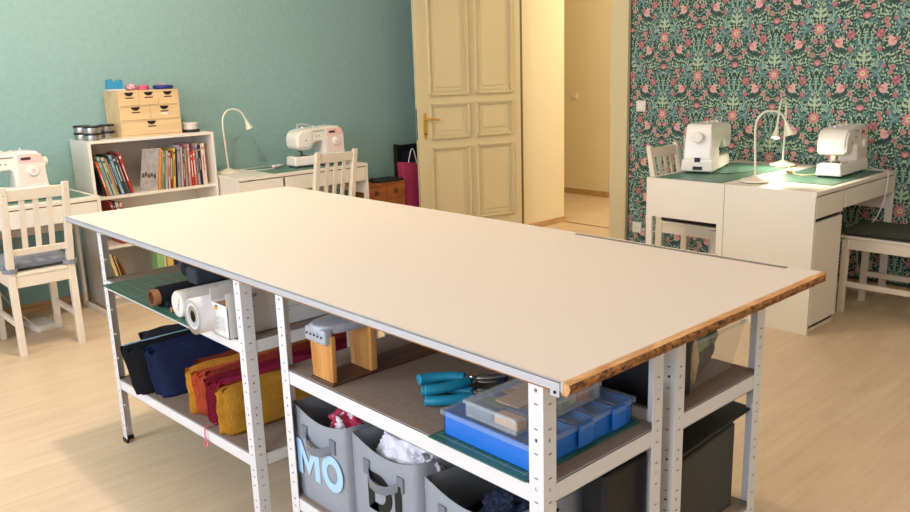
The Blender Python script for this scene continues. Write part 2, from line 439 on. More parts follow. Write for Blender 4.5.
# hallway beyond the door
struct(MB().box(7.05, 7.15, 1.5, 7.6, 0, RH).build('wall_hall_back', CREAM, keep=True))
struct(MB().box(WX + .6, 7.1, 1.5, 1.6, 0, RH).build('wall_hall_right', CREAM, keep=True))
struct(MB().box(WX, 7.1, 7.5, 7.6, 0, RH).box(WX, WX + .6, WY + .1, 7.6, 0, RH).build('wall_hall_left', CREAM, keep=True))
m = MB().box(-1.8, WX, WY - .014, WY, 0, .055)
struct(m.build('baseboard_left', OAKSTRIP, keep=True, bevel=.004))
struct(MB().box(WX - .016, WX - .001, -1.6, 3.63, 0, .06).build('baseboard_back', OAKSTRIP, keep=True, bevel=.004))
m = MB().box(7.034, 7.05, 1.6, 7.5, 0, .06).box(WX + .12, WX + .6, OY1 - .015, OY1, 0, .05)
struct(m.build('baseboard_hall', OAKSTRIP, keep=True, bevel=.004))
struct(MB().box(WX + .585, WX + .6, OY0, OY1 - .015, 0, .003).build('trim_threshold', DARKWOOD, keep=True))
# architrave of the doorway
m = MB().box(WX - .03, WX, 3.640, OY0, 0, OZ + .15).box(WX - .03, WX, OY1 + .002, OY1 + .13, 0, OZ + .15).box(WX - .03, WX, OY0, OY1, OZ, OZ + .15)
m.box(WX - .036, WX, 3.634, 3.652, 0, OZ + .16)
struct(m.build('trim_1', YELLOW, keep=True, bevel=.004))

struct(MB().box(WX - .012, WX + .012, 4.722, OY1, 0, OZ).build('hinge_shadow_strip', mat('dark_olive_gap_shade', '6E5A2E', rough=.6), keep=True))  # dark strip painting the shadow gap between door leaf and jamb
# door leaf, standing open into the room
H = Vector((5.085, 4.735, 0)); ang = math.atan2(.24, -.91)
door = thing('door_1', 'yellow painted panelled door standing open into the room', 'door', H, ang)
del door['label']; del door['category']; struct(door)
DW, DT = .955, .042          # local: x from hinge to lock edge, visible face at +y (towards the camera)
m = MB().box(0, DW, -DT / 2, DT / 2, .012, OZ - .02)
leafo = m.build('door_leaf', YELLOW, door, bevel=.003)
def panel(s0, s1, z0, z1):
    m = MB()
    for sg in (1, -1):
        y = sg * DT / 2
        def fr(a, b, w_, h_):
            for q in ((s0 + a, s1 - a, z0 + a, z0 + a + w_), (s0 + a, s1 - a, z1 - a - w_, z1 - a), (s0 + a, s0 + a + w_, z0 + a, z1 - a), (s1 - a - w_, s1 - a, z0 + a, z1 - a)):
                m.box(q[0], q[1], min(y, y + sg * h_), max(y, y + sg * h_), q[2], q[3])
        fr(0, 0, .012, .02); fr(.012, 0, .014, .011); fr(.030, 0, .006, .004)
        a = .062
        m.box(s0 + a, s1 - a, min(y, y + sg * .005), max(y, y + sg * .005), z0 + a, z1 - a)
    return m
for s0, s1 in ((.085, .432), (.497, .85)):
    for z0, z1 in ((1.20, 2.16), (.86, 1.14), (.185, .795)):
        panel(s0, s1, z0, z1).build('door_panel', YELLOW, door, bevel=.0035)
m = MB()
for sg in (1, -1):
    y = sg * (DT / 2)
    pr = []
    for i in range(24):
        t = 2 * PI * i / 24; pr.append((.894 + .017 * math.cos(t), y, .965 + .105 * math.copysign(abs(math.sin(t)) ** .6, math.sin(t))))
    m.prism(pr, (0, sg * .005, 0))
    m.cyl((.894, y, 1.02), (.894, y + sg * .05, 1.02), .009)
    m.cyl((.894, y, .905), (.894, y + sg * .008, .905), .0075, m=1)
hd = m.build('door_handle', [BRASS, DARK], door, bevel=.0012, label='brass handle plate')
m = MB()
for sg in (1, -1):
    m.tube([(.894, sg * (DT / 2 + .045), 1.02), (.86, sg * (DT / 2 + .048), 1.02), (.80, sg * (DT / 2 + .046), 1.016), (.783, sg * (DT / 2 + .04), 1.012)], .0075)
m.build('lever', BRASS, hd, smooth=True)
m = MB().box(DW - .001, DW + .0015, -.012, .012, .86, 1.1)
m.build('lock_plate', CHROME, door)

# switches and sockets
def switch(x, y, z, label, hall=False, sock=False):
    t = thing('wall_socket' if sock else 'light_switch', label, 'socket' if sock else 'switch', (x, y, z))
    m = MB().box(-.011, 0, -.04, .04, 0, .08); m.build('face_plate', WHITE, t, bevel=.004)
    if sock: MB().ring((-.013, 0, .04), (-.010, 0, .04), .026, .021).cyl((-.0115, -.009, .04), (-.0105, -.009, .04), .003, m=1).cyl((-.0115, .009, .04), (-.0105, .009, .04), .003, m=1).build('socket_ring', [WHITEP, DARK], t)
    else: MB().box(-.016, -.010, -.027, .027, .013, .067).build('rocker', WHITEP, t, bevel=.002)
switch(WX - .001, 3.53, 1.055, 'cream light switch on the floral wallpaper beside the doorway')
switch(7.05, 5.74, 1.03, 'small cream light switch on the far hallway wall')
switch(WX - .001, 3.545, .15, 'cream wall socket low on the floral wallpaper beside the desk', sock=True)
for nm, lo, lb in (('ceiling_lamp', (1.40, 3.58), 'round white ceiling lamp above the far end of the cutting table'), ('ceiling_lamp', (2.6, .2), 'round white ceiling lamp nearer the camera side of the room'),
                   ('ceiling_lamp', (6.35, 3.3), 'round white ceiling lamp in the hallway')):
    t = thing(nm, lb, 'ceiling lamp', (lo[0], lo[1], RH - .09))
    MB().lathe([(.06, 0), (.13, .02), (.16, .06), (.16, .089)]).build('lamp_shade', WHITEP, t, smooth=True)

# ================================================================== CUTTING TABLE
TX0, TX1, TY0, TY1, TZ = 1.012, 2.035, .835, 3.425, .88
top = thing('cutting_table_top', 'large cream laminate worktop lying across the four white shelving units', 'table top', (TX0, TY0, .858))
L_, W_ = TY1 - TY0, TX1 - TX0
MB().box(.004, W_, .018, L_, .002, .022).build('board', TOPW, top, bevel=.001)
MB().box(.0, .004, .022, L_, .0045, .0222).box(.0, .007, .022, L_, .0205, .0228).box(-.001, .001, .022, .042, -.006, .0045).cyl((-.0025, .031, .002), (-.0008, .031, .002), .003, m=1).build('metal_edge_strip', [ALU, DARK], top, label='aluminium edging strip')
MB().box(.001, .01, .042, L_, .0012, .0044).build('wooden_lip', wood_mat('lip_wood', '7A4A22', 'A8703C'), top, label='orange wooden lip under the strip')
m = MB(); n = 220; rows = []
for i in range(n + 1):
    x = .006 + (W_ + .014 - .006) * i / n
    e = .5 * noise.noise(Vector((x * 30, 0, 0))) + .3 * noise.noise(Vector((x * 90, 3, 0)))
    tail = max(0, (x - W_ + .03) / .045) if x > W_ - .03 else 0
    rows.append([m.bm.verts.new(p) for p in ((x, .02, .0222), (x, .006 + .002 * e + .01 * tail ** 2, .018 + .001 * e), (x, .002 + .002 * e + .012 * tail ** 2, .012 + .0015 * e), (x, .004 + .005 * noise.noise(Vector((x * 60, 7, 0))) + .012 * tail ** 2, .003 + .002 * e), (x, .012, -.004 + .0025 * e), (x, .03, -.002))])
for i in range(n):
    for k in range(5):
        g = m.bm.faces.new((rows[i][k], rows[i + 1][k], rows[i + 1][k + 1], rows[i][k + 1])); g.material_index = 0 if k < 1 else 1
m.bm.faces.new(rows[0]); m.bm.faces.new(rows[-1])
m.build('worn_wooden_edge', [CHAMFER, RAWWOOD], top, smooth=False, label='rough raw wooden edge on the short end')
m = MB().box(W_ - .03, W_ - .012, .10, .80, .0222, .0228)
for k in range(70): m.box(W_ - .03, W_ - (.021 if k % 10 else .012), .103 + k * .01, .106 + k * .01, .0228, .0232, 1)
m.build('measuring_tape', [mat('grey_tape', '8B8680', rough=.6), BLACK], top, label='grey measuring tape stuck along the far edge')

def shelving(name, label, x, y, Ln, Dp, shelves):
    t = thing('shelving_unit', label, 'shelving unit', (x, y, 0), 0, 'white metal shelving units under the cutting table')
    FW, HT = .036, .857
    for cx, sx in ((0, 1), (Dp, -1)):
        for cy, sy in ((0, 1), (Ln, -1)):
            m = MB()
            for ax in (0, 1):
                cols = [0, .0148, .0212, FW]; zs = [.004]; z = .045; hole = []
                while z < HT - .02:
                    zs += [z, z + .007]; hole.append(len(zs) - 2); z += .0495
                zs.append(HT)
                vv = [[m.bm.verts.new((cx + (sx * c_ if ax else sx * .001), cy + (sy * .001 if ax else sy * c_), zz)) for c_ in cols] for zz in zs]
                for i in range(len(zs) - 1):
                    for j in range(3):
                        if i in hole and j == 1 and (hole.index(i) % 2 == 0): continue
                        m.bm.faces.new((vv[i][j], vv[i][j + 1], vv[i + 1][j + 1], vv[i + 1][j]))
                # shallow pressed slots between the holes
                z = .07
                while z < HT - .03:
                    a, b = .014, .022
                    if ax: m.faces([(cx + sx * a, cy - sy * .0004, z), (cx + sx * b, cy - sy * .0004, z), (cx + sx * b, cy - sy * .0004, z + .0025), (cx + sx * a, cy - sy * .0004, z + .0025)], [(0, 1, 2, 3)], 1)
                    else: m.faces([(cx - sx * .0004, cy + sy * a, z), (cx - sx * .0004, cy + sy * b, z), (cx - sx * .0004, cy + sy * b, z + .0025), (cx - sx * .0004, cy + sy * a, z + .0025)], [(0, 1, 2, 3)], 1)
                    z += .0495
            lg = m.build('leg', [METW, mat('pressed_slot_grey', '8E8B8B')], t, solid=.0018, nrm=True)
            m = MB(); e = .003
            m.box(min(cx - sx * e, cx + sx * .006), max(cx - sx * e, cx + sx * .006), min(cy - sy * e, cy + sy * (FW + .002)), max(cy - sy * e, cy + sy * (FW + .002)), 0, .016)
            m.box(min(cx - sx * e, cx + sx * (FW + .002)), max(cx - sx * e, cx + sx * (FW + .002)), min(cy - sy * e, cy + sy * .006), max(cy - sy * e, cy + sy * .006), 0, .016)
            m.build('foot_cap', BLACK, lg)
    for z in shelves:
        zl_ = None
        if isinstance(z, tuple): z, zl_ = z
        def tilt(m_):
            if zl_ is not None:
                for v in m_.bm.verts: v.co.z += (zl_ - z) * v.co.y / Ln
            return m_
        m = MB(); g = .0025; rh = .04
        m.box(g, g + .0015, g, Ln - g, z - rh, z).box(g, .016, g, Ln - g, z - .0015, z).box(Dp - g - .0015, Dp - g, g, Ln - g, z - rh, z).box(Dp - .016, Dp - g, g, Ln - g, z - .0015, z)
        m.box(g, Dp - g, g, g + .0015, z - rh, z).box(g, Dp - g, g, .016, z - .0015, z).box(g, Dp - g, Ln - g - .0015, Ln - g, z - rh, z).box(g, Dp - g, Ln - .016, Ln - g, z - .0015, z)
        m.box(g, .02, g, Ln - g, z - rh, z - rh + .0015).box(g, Dp - g, g, .02, z - rh, z - rh + .0015)
        s_ = tilt(m).build('shelf_frame', METW, t)
        tilt(MB().box(.006, Dp - .006, .006, Ln - .006, z - .012, z + .001)).build('shelf_board', MDF, s_, label='brown fibreboard shelf board')
    return t
ZA, ZB, ZL, ZLA = .670, .648, .278, .290
shelving('A', 'white perforated metal shelving unit holding fabric rolls, left front of the table', 1.029, 2.032, 1.103, .385, (ZA, (.316, .266)))
shelving('B', 'white perforated metal shelving unit holding pliers and blue box, nearest front of the table', 1.029, .909, .929, .385, (ZB, ZL))
shelving('C', 'white perforated metal shelving unit at the right end holding the clear plastic crate', 1.463, .909, .929, .393, (ZB, ZL))
shelving('D', 'white perforated metal shelving unit behind the fabric rolls, back left of the table', 1.463, 2.032, 1.103, .393, (ZA, ZLA))
ZA += .001; ZB += .001; ZL += .001; ZLA += .001

# ================================================================== ON THE SHELVES
def cutmat(label, x0, x1, y0, y1, z, cat='cutting mat', step=.05, grp='green cutting mats', rz=0):
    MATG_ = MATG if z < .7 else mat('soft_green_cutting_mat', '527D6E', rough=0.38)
    t = thing('cutting_mat', label, cat, ((x0 + x1) / 2, (y0 + y1) / 2, z), rz, grp)
    a, b = (x1 - x0) / 2, (y1 - y0) / 2
    MB().box(-a, a, -b, b, 0, .003).build('mat_sheet', MATG_, t, bevel=.0008)
    m = MB(); k = -a + .02
    while k < a - .01: m.box(k, k + .0012, -b + .015, b - .015, .003, .0032); k += step
    k = -b + .02
    while k < b - .01: m.box(-a + .015, a - .015, k, k + .0012, .003, .0032); k += step
    m.build('grid_lines', MATL, t)
    return t
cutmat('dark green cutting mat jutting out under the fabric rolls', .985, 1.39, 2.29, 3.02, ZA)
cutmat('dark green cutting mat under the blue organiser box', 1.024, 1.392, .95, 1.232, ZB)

# rolls: axis along X
t = thing('fabric_roll', 'roll of black fabric on an open brown cardboard tube', 'fabric roll', (1.0, 2.575, ZA + .003 + .034), 0, 'rolls on the upper left shelf')
MB().ring((-.012, 0, 0), (.62, 0, 0), .0265, .021, 24, 0, 1).build('cardboard_tube', [mat('brown_cardboard', 'B07B52', rough=.8), mat('tube_inside', '7A5236', rough=.9)], t, label='brown cardboard tube', smooth=True)
MB().ring((.012, 0, 0), (.6, 0, 0), .0335, .0266, 24).build('fabric', cloth('black_fabric', '14141A'), t, smooth=True)
MB().tube([(.03, -.02, -.028), (.03, -.035, -.02), (.05, -.05, -.029), (.3, -.05, -.029)], .008, m=0).build('loose_end', cloth('black_fabric', '14141A'), t, smooth=True)
t = thing('interfacing_roll', 'white roll of wrapped interfacing with faint print between black and paper rolls', 'roll', (1.0, 2.40, ZA + .003 + .044), 0, 'rolls on the upper left shelf')
MB().lathe([(.02, 0), (.038, -.001), (.043, .004), (.0435, .02), (.0435, .60), (.03, .61)], seg=28).build('wrapped_fabric', mat('wrap_white', 'DDD8D2', rough=.35, bump=.4, bscale=35), t, smooth=True).rotation_euler = (0, PI / 2, 0)
m = MB()
for k in range(5): m.box(-.0016, -.0004, -.022 + .004 * k, -.019 + .004 * k, .018 - .009 * k, .024 - .009 * k, 0 if k % 2 else 1)
m.build('printed_mark', [mat('orange_print', 'D08A3C'), mat('pink_print', 'C05A70')], t)
t = thing('paper_roll', 'thick white paper roll with a dark round core, overhanging the shelf front', 'roll', (.965, 2.215, ZA + .0545), 0, 'rolls on the upper left shelf')
MB().ring((0, 0, 0), (.56, 0, 0), .054, .019, 36).build('paper', mat('white_paper', 'E9E7EA', rough=.7), t, smooth=True)
MB().ring((.002, 0, 0), (.558, 0, 0), .0192, .017, 24, 0, 1).build('core', [mat('grey_core', '8C7F74', rough=.8), mat('dark_core', '3A322C', rough=.9)], t, label='dark cardboard core', smooth=True)
t = thing('cork_stick', 'small brown rounded stick lying on the green mat beside the white roll', 'stick', (1.02, 2.475, ZA + .003 + .009))
MB().tube([(-.012, 0, 0), (0, 0, 0), (.06, .01, 0), (.16, .018, 0)], lambda q: .009 if q > .03 else .006, m=0).build('stick', PINE, t, smooth=True)
t = thing('fabric_roll', 'dark grey folded fabric roll lying behind the black roll', 'fabric roll', (1.10, 2.47, ZA + .003), 0, 'rolls on the upper left shelf')
m = MB(); m.box(.0, .5, -.0, .075, .07, .125).box(0.03, .5, .03, .2, .08, .13)
for g in m.bm.verts: g.co.z += .004 * math.sin(g.co.x * 30)
o = m.build('fabric', cloth('charcoal_fabric', '3A3C45'), t, bevel=.012, seg=3, smooth=True)
MB().box(.02, .55, .035, .17, .0712, .125).build('under_fabric', cloth('black_fabric', '14141A'), t, bevel=.02, seg=3, smooth=True)

# long white carton
t = thing('cardboard_carton', 'long white printed carton with an open end beside the paper roll', 'box', (1.012, 2.087, ZA))
CB = mat('white_carton', 'DCDAD8', rough=.55)
bx, by, bz = .80, .10, .136
m = MB().box(0, bx, 0, .002, 0, bz).box(0, bx, by - .002, by, 0, bz).box(0, bx, 0, by, 0, .002).box(.0, .002, 0, by, 0, .098).box(bx - .002, bx, 0, by, 0, bz).box(.14, bx, 0, by, bz - .002, bz)
m.build('carton', CB, t)
MB().box(.002, .14, .003, by - .003, .09, .094).build('inner_flap', mat('kraft_inside', 'A98457', rough=.8), t, label='brown inside flap')
gt = mat('grey_print', 'A09EA0', rough=.6)
m = MB()
for k in range(9): m.box(-.0008, -.0001, .02, .08 - .012 * (k % 3), .02 + .005 * k, .0211 + .005 * k)
for zz, x0, x1 in ((.100, .047, .085), (.096, .047, .07), (.083, .047, .088), (.079, .047, .07), (.066, .047, .075), (.062, .047, .065), (.05, .047, .08), (.055, .16, .24), (.045, .16, .21), (.09, .30, .44), (.07, .30, .40)): m.box(x0, x1, -.0008, -.0001, zz, zz + .0014)
m.build('printed_lines', gt, t)
m = MB().box(-.0009, -.0001, .058, .078, .078, .088, 0).box(-.001, -.0001, .058, .072, .088, .092, 1).box(.026, .041, -.0009, -.0001, .118, .125, 0).box(.026, .043, -.001, -.0001, .125, .134, 1)
m.build('printed_logo', [mat('orange_print2', 'E0963A'), BLACK], t)
text('printed_name', 'VLIE', .014, T((.072, -.0003, .112)) @ FACE_NY, BLACK, t)

# folded cloths, filed upright
def zla(y): return .317 - .05 * (y - 2.032) / 1.103 + .0005
def folded(label, x0, yb, thick, h, z, col, n=4, lean=0.0, ln=.5, group='folded fabrics on the lower left shelf', fuzzy=False, seed=0, fold=None):
    z = zla(yb)
    t_ = thing('folded_fabric', label, 'fabric', (x0, yb, z), 0, group)
    m = MB(); lt = thick / n; rnd = random.Random(seed)
    for k in range(n):
        xo = rnd.uniform(0, .018); ho = h - rnd.uniform(0, .012)
        nx, nz = 26, 12; y0 = (k + .5) * lt
        grid = []
        for s_ in (-1, 1):
            gg = []
            for i in range(nx + 1):
                rw = []
                for j in range(nz + 1):
                    X_ = xo + (ln - xo) * i / nx; Z_ = .001 + ho * j / nz
                    edge = min(i / 1.5, (nx - i) / 1.5, (nz - j) / 1.2, 1); tt = lt * .55 * (edge ** .5 if edge > 0 else 0)
                    w_ = .006 * noise.noise(Vector((X_ * 9, Z_ * 16, seed * 3.1 + k * .35))) + .003 * noise.noise(Vector((X_ * 30, Z_ * 40, seed + k)))
                    if fuzzy: w_ += .003 * noise.noise(Vector((X_ * 150, Z_ * 150, k)))
                    zz = Z_ + (.006 * noise.noise(Vector((X_ * 14, k * 2.2, seed))) if j == nz else 0)
                    xx = X_ + (.007 * noise.noise(Vector((Z_ * (90 if fuzzy else 25), k * 1.7, seed))) if i == 0 else 0)
                    rw.append(m.bm.verts.new((xx, y0 + s_ * tt + w_ + lean * Z_, zz)))
                gg.append(rw)
            grid.append(gg)
            for i in range(nx):
                for j in range(nz): m.bm.faces.new((gg[i][j], gg[i + 1][j], gg[i + 1][j + 1], gg[i][j + 1]))
        a, b = grid
        for i in range(nx): m.bm.faces.new((a[i][0], a[i + 1][0], b[i + 1][0], b[i][0])); m.bm.faces.new((a[i][nz], a[i + 1][nz], b[i + 1][nz], b[i][nz]))
        for j in range(nz): m.bm.faces.new((a[0][j], a[0][j + 1], b[0][j + 1], b[0][j])); m.bm.faces.new((a[nx][j], a[nx][j + 1], b[nx][j + 1], b[nx][j]))
    m.build('cloth', cloth('cloth_' + col, col), t_, smooth=True)
    if fold:
        MB().box(.012, .3, thick * .6 + lean * h - .004, thick * .6 + lean * h + .006, h * .97, h * .97 + .007).build('edge_binding', cloth('cloth_' + fold, fold), t_, bevel=.002)
    return t_
folded('charcoal grey folded fabric leaning at the left end of the lower shelf', 1.09, 2.895, .035, .185, ZLA, '2A2D33', 3, .6, .45, seed=1)
folded('black folded fabric with a pale blue edge beside the navy cloth', 1.0, 2.835, .05, .165, ZLA, '0B0D12', 3, .6, .5, fold='9CC4D6', seed=2)
folded('thick navy blue folded fabric next to the black cloth', 1.05, 2.735, .09, .165, ZLA, '16244E', 5, .45, .6, seed=3)
z0 = ZLA
specs = [('rust brown folded fabric just behind the mustard cloth', .02, .168, '8E3A22', 2, .05), ('mustard yellow folded fabric left of the orange cloths', .042, .162, 'D9962F', 2, .0),
         ('salmon orange folded fabric with a pale inner stripe', .045, .15, 'CF5F3C', 3, .02), ('brick red folded fabric between orange and crimson', .04, .165, 'A63A28', 2, .03),
         ('crimson folded fabric in the middle of the warm row', .06, .152, '8E1532', 4, .01), ('magenta folded fabric right of the crimson cloth', .03, .148, 'A81F4C', 2, .02),
         ('rust red folded fabric beside the fuzzy yellow one', .035, .148, '9C3524', 3, .02)]
yy = 2.565
for k, (lb, th, h, col, nn, xo) in enumerate(specs):
    yy -= th + .001
    folded(lb, 1.045 + xo, yy, th, h, z0, col, nn, .06, .60, seed=10 + k)
folded('mustard fuzzy-edged folded fabric at the right end of the warm row', 1.035, yy - .062, .060, .158, z0, 'BF8826', 2, .03, .58, fuzzy=True, seed=30)
m = MB().tube([(1.08, 2.36, zla(2.35) + .004), (1.035, 2.355, zla(2.35) + .005), (1.024, 2.35, zla(2.35) - .001), (1.0225, 2.35, zla(2.35) - .02), (1.023, 2.345, zla(2.35) - .03)], .0022, 6)
m.tube([(1.023, 2.345, zla(2.35) - .03), (1.023, 2.335, zla(2.35) - .05), (1.023, 2.36, zla(2.35) - .055), (1.023, 2.345, zla(2.35) - .03)], .0025, 6)
tag(m.build('thread_loop', mat('pink_thread', 'E0708F', rough=.9), smooth=True), 'pink thread loop hanging over the lower shelf rim', 'thread')

# wooden sleeve board
t = thing('sleeve_ironing_board', 'small wooden sleeve board with a grey metallic padded top', 'ironing board', (1.045, 1.615, ZB))
MB().box(-.003, .5, -.003, .096, 0, .008).build('base_plank', DARKWOOD, t, bevel=.002, label='dark brown base plank')
for x0, pt_ in ((0, .014), (.118, .022)):
    MB().hexa([Vector(p) for p in ((x0, 0, .008), (x0 + pt_, 0, .008), (x0 + pt_, .090, .008), (x0, .090, .008))], [Vector(p) for p in ((x0, -.004, .13), (x0 + pt_, -.004, .13), (x0 + pt_, .096, .13), (x0, .096, .13))]).build('post', PINE, t, bevel=.003)
GREYC = mat('silver_cover', 'A9AFBB', rough=.45, metal=.25, bump=.5, bscale=30)
pd = MB(); pr = []
for i in range(28):
    a = 2 * PI * i / 28; pr.append((.22 + .24 * math.copysign(abs(math.cos(a)) ** .5, math.cos(a)), .047 + .055 * math.copysign(abs(math.sin(a)) ** .7, math.sin(a)), .131))
pd.prism(pr, (0, 0, .026))
pad = pd.build('padded_top', GREYC, t, bevel=.008, seg=3, smooth=True, label='grey metallic padded top')
m = MB()
for k in range(5): m.cyl((-.0185, .014 + .016 * k, .130), (-.0150, .014 + .016 * k, .130), .0028, m=0)
MB().box(-.016, .012, .002, .092, .108, .148).build('cover_drape', GREYC, t, bevel=.008, seg=3, smooth=True, label='silver end wrap')
m.build('rivet', mat('dark_rivet', '4A4A55', metal=.6), pad)

# pliers with blue handles
PB = mat('petrol_blue_rubber', '1B87A6', rough=.45)
def pliers():
    t = thing('snap_pliers', 'x', 'pliers', (0, 0, 0), 0, 'blue handled pliers on the shelf')
    for sg in (-1, 1):
        o = MB().tube([(-.115, sg * .030, 0), (-.09, sg * .033, 0), (-.05, sg * .027, 0), (-.015, sg * .012, 0)], lambda q: .0125 if q < .85 else .011, 10).build('handle', PB, t, smooth=True, label='blue rubber handle')
        o.scale = (1, 1, .95)
        MB().tube([(-.02, sg * .012, 0), (.01, -sg * .004, 0), (.04, -sg * .012, 0), (.07, -sg * .008, 0)], .006, 8).build('jaw', CHROME, t, smooth=True)
    MB().cyl((0, 0, -.009), (0, 0, .009), .009).build('pivot', CHROME, t)
    MB().cyl((.068, 0, -.012), (.068, 0, .012), .009).build('jaw_tip', BLACK, t)
    return t
p0 = pliers(); az = R(20)
for q_ in [p0]: q_.scale = (1.12, 1.12, 1.0)
p0.location = (1.285, 1.365, ZB + .0135); p0.rotation_euler = (0, 0, R(-35)); p0['label'] = 'blue handled snap pliers lying furthest from the shelf front'
dup(p0, (1.262, 1.335, ZB + .037), R(-28), 'blue handled snap pliers lying across the other two')
dup(p0, (1.245, 1.295, ZB + .0135), R(-44), 'blue handled snap pliers closest to the blue organiser')

# blue organiser
BLUE = mat('bright_blue_plastic', '1D6FD0', rough=.4); CLR = mat('clear_lid', 'C4D6E6', rough=.15, alpha=.14)
FROST = mat('frosted_clear_plastic', 'DCE4EE', rough=.25, alpha=.16)
t = thing('organiser_box', 'blue plastic organiser box with clear lid on the green mat', 'organiser box', (1.05, .957, ZB + .0032))
a, b, h = .335, .262, .054
m = MB().box(.006, a - .006, .006, b - .006, 0, .003)
for q in ((.006, .010, .006, b - .006), (a - .010, a - .006, .006, b - .006), (.006, a - .006, .006, .010), (.006, a - .006, b - .010, b - .006)): m.box(*q, 0, h)
m.build('tray', BLUE, t, bevel=.001)
m = MB()
for k in range(1, 5): m.box(a * k / 5 - .001, a * k / 5 + .001, .01, b - .01, .003, h - .002)
for k in range(1, 3): m.box(.01, a - .01, b * k / 3 - .001, b * k / 3 + .001, .003, h - .002)
m.build('divider', mat('blue_divider', '3B7FC4', rough=.4), t)
m = MB()
for (cx, cy) in ((.3, .13), (.21, .05), (.29, .05), (.13, .05), (.12, .2)): m.blob((cx, cy, .017), (.025, .03, .013), sub=2, seed=cx * 50)
m.build('small_parts', mat('dark_small_parts', '33353C', rough=.6), t)['kind'] = 'stuff'
m = MB().box(0, a, 0, b, h, h + .003).box(0, .002, 0, b, h - .008, h).box(a - .002, a, 0, b, h - .008, h).box(0, a, 0, .002, h - .008, h).box(0, a, b - .002, b, h - .008, h)
for k in (1, 2, 3, 4): m.box(a * k / 5 - .001, a * k / 5 + .001, .004, b - .004, h + .003, h + .0045)
for k in (1, 2): m.box(.004, a - .004, b * k / 3 - .001, b * k / 3 + .001, h + .003, h + .0045)
m.build('lid', CLR, t, label='clear lid with ribs')
for cx in (.16, .27): MB().box(cx - .022, cx + .022, -.005, .0, .008, h + .002).box(cx - .022, cx + .022, -.008, -.004, h - .008, h + .001, 1).build('latch', [BLUE, CLR], t, bevel=.001)
t = thing('small_organiser_box', 'clear lidded plastic box of bits stacked on the blue organiser', 'organiser box', (1.058, 1.005, ZB + .0032 + .0592))
a, b, h = .27, .150, .034
m = MB().box(.004, a - .004, .004, b - .004, 0, .002)
for q in ((.004, .006, .004, b - .004), (a - .006, a - .004, .004, b - .004), (.004, a - .004, .004, .006), (.004, a - .004, b - .006, b - .004)): m.box(*q, 0, h)
m.build('tray', FROST, t)
MB().box(0, a, 0, b, h, h + .003).box(0, a, 0, .003, h - .006, h).box(0, a, b - .003, b, h - .006, h).box(0, .003, 0, b, h - .006, h).box(a - .003, a, 0, b, h - .006, h).build('lid', FROST, t, bevel=.001)
cols = ['C9A070', '4B5A78', 'B98855', '8FB7C4', '6F7A55', 'D0B487', 'B4553F', '55606E']
m = MB(); mats_ = []
for k in range(8):
    cx = .03 + .033 * k
    m.box(cx - .013, cx + .014, .012 + .01 * (k % 2), .075, .003, .022 + .004 * (k % 2), k); m.box(cx - .013, cx + .014, .085, .15, .003, .02, (k * 3 + 1) % 8)
    mats_.append(mat('bit_' + cols[k], cols[k], rough=.7))
m.box(.06, .20, .05, .115, .024, .0275, 0)
m.build('sewing_bits', mats_, t)['kind'] = 'stuff'

# black storage box behind, clear crate, black boxes, bins
m = MB().box(1.470, 1.598, .952, 1.40, ZB, ZB + .19)
tag(m.build('storage_box', BLACK, bevel=.008), 'tall black storage box standing left of the clear crate', 'box')
t = thing('storage_crate', 'clear plastic crate filled with fabric scraps at the right end shelf', 'crate', (1.604, .955, ZB))
a, b, h = .232, .24, .125

m = MB()
def shell(ins, th):
    lo = [(ins, ins), (a - ins, ins), (a - ins, b - ins), (ins, b - ins)]; hi = [(0, 0), (a + .01, 0), (a + .01, b), (0, b)]
    for i in range(4):
        j = (i + 1) % 4
        m.faces([P3(*lo[i], 0.001), P3(*lo[j], 0.001), P3(*hi[j], h), P3(*hi[i], h)], [(0, 1, 2, 3)])
    m.faces([P3(*p, .001) for p in lo], [(0, 1, 2, 3)])
shell(.018, 0)
m.build('crate_shell', mat('clear_crate_plastic', 'E6E0D4', rough=.12, alpha=.09), t, solid=.0015)
MB().box(-.004, a + .014, -.005, 0, h - .006, h + .003).box(-.004, a + .014, b, b + .005, h - .006, h + .003).box(-.004, 0, 0, b, h - .006, h + .003).box(a + .01, a + .014, 0, b, h - .006, h + .003).build('crate_rim', FROST, t, bevel=.001)
for k, (cx, cy, cz, rx, ry, rz, col) in enumerate(((.12, .04, .055, .055, .035, .048, '2A2E34'), (.19, .05, .09, .04, .035, .03, '5E6A5A'), (.10, .02, .095, .035, .02, .026, '7C8C74'), (.21, .06, .05, .03, .03, .04, '1E2226'), (.055, .008, .06, .014, .010, .056, 'D8B48C'), (.02, .10, .05, .03, .05, .045, '1A1A20'), (.09, .05, .08, .03, .03, .035, '8FA878'), (.085, .035, .055, .012, .012, .03, 'D98C88'),
                                                   (.14, .06, .05, .05, .035, .04, '3E4650'), (.16, .08, .09, .04, .04, .03, '9FB4BE'), (.20, .06, .06, .035, .035, .045, '2E3238'), (.12, .12, .08, .07, .05, .05, '2F5560'), (.225, .09, .09, .025, .03, .03, '6B5A52'))):
    MB().blob((cx * .8 + .012, cy + .022, cz), (rx, ry, rz), amp=.25, seed=k * 3, sub=3).build('fabric_scrap', cloth('cloth_' + col, col), t, smooth=True, label=None)

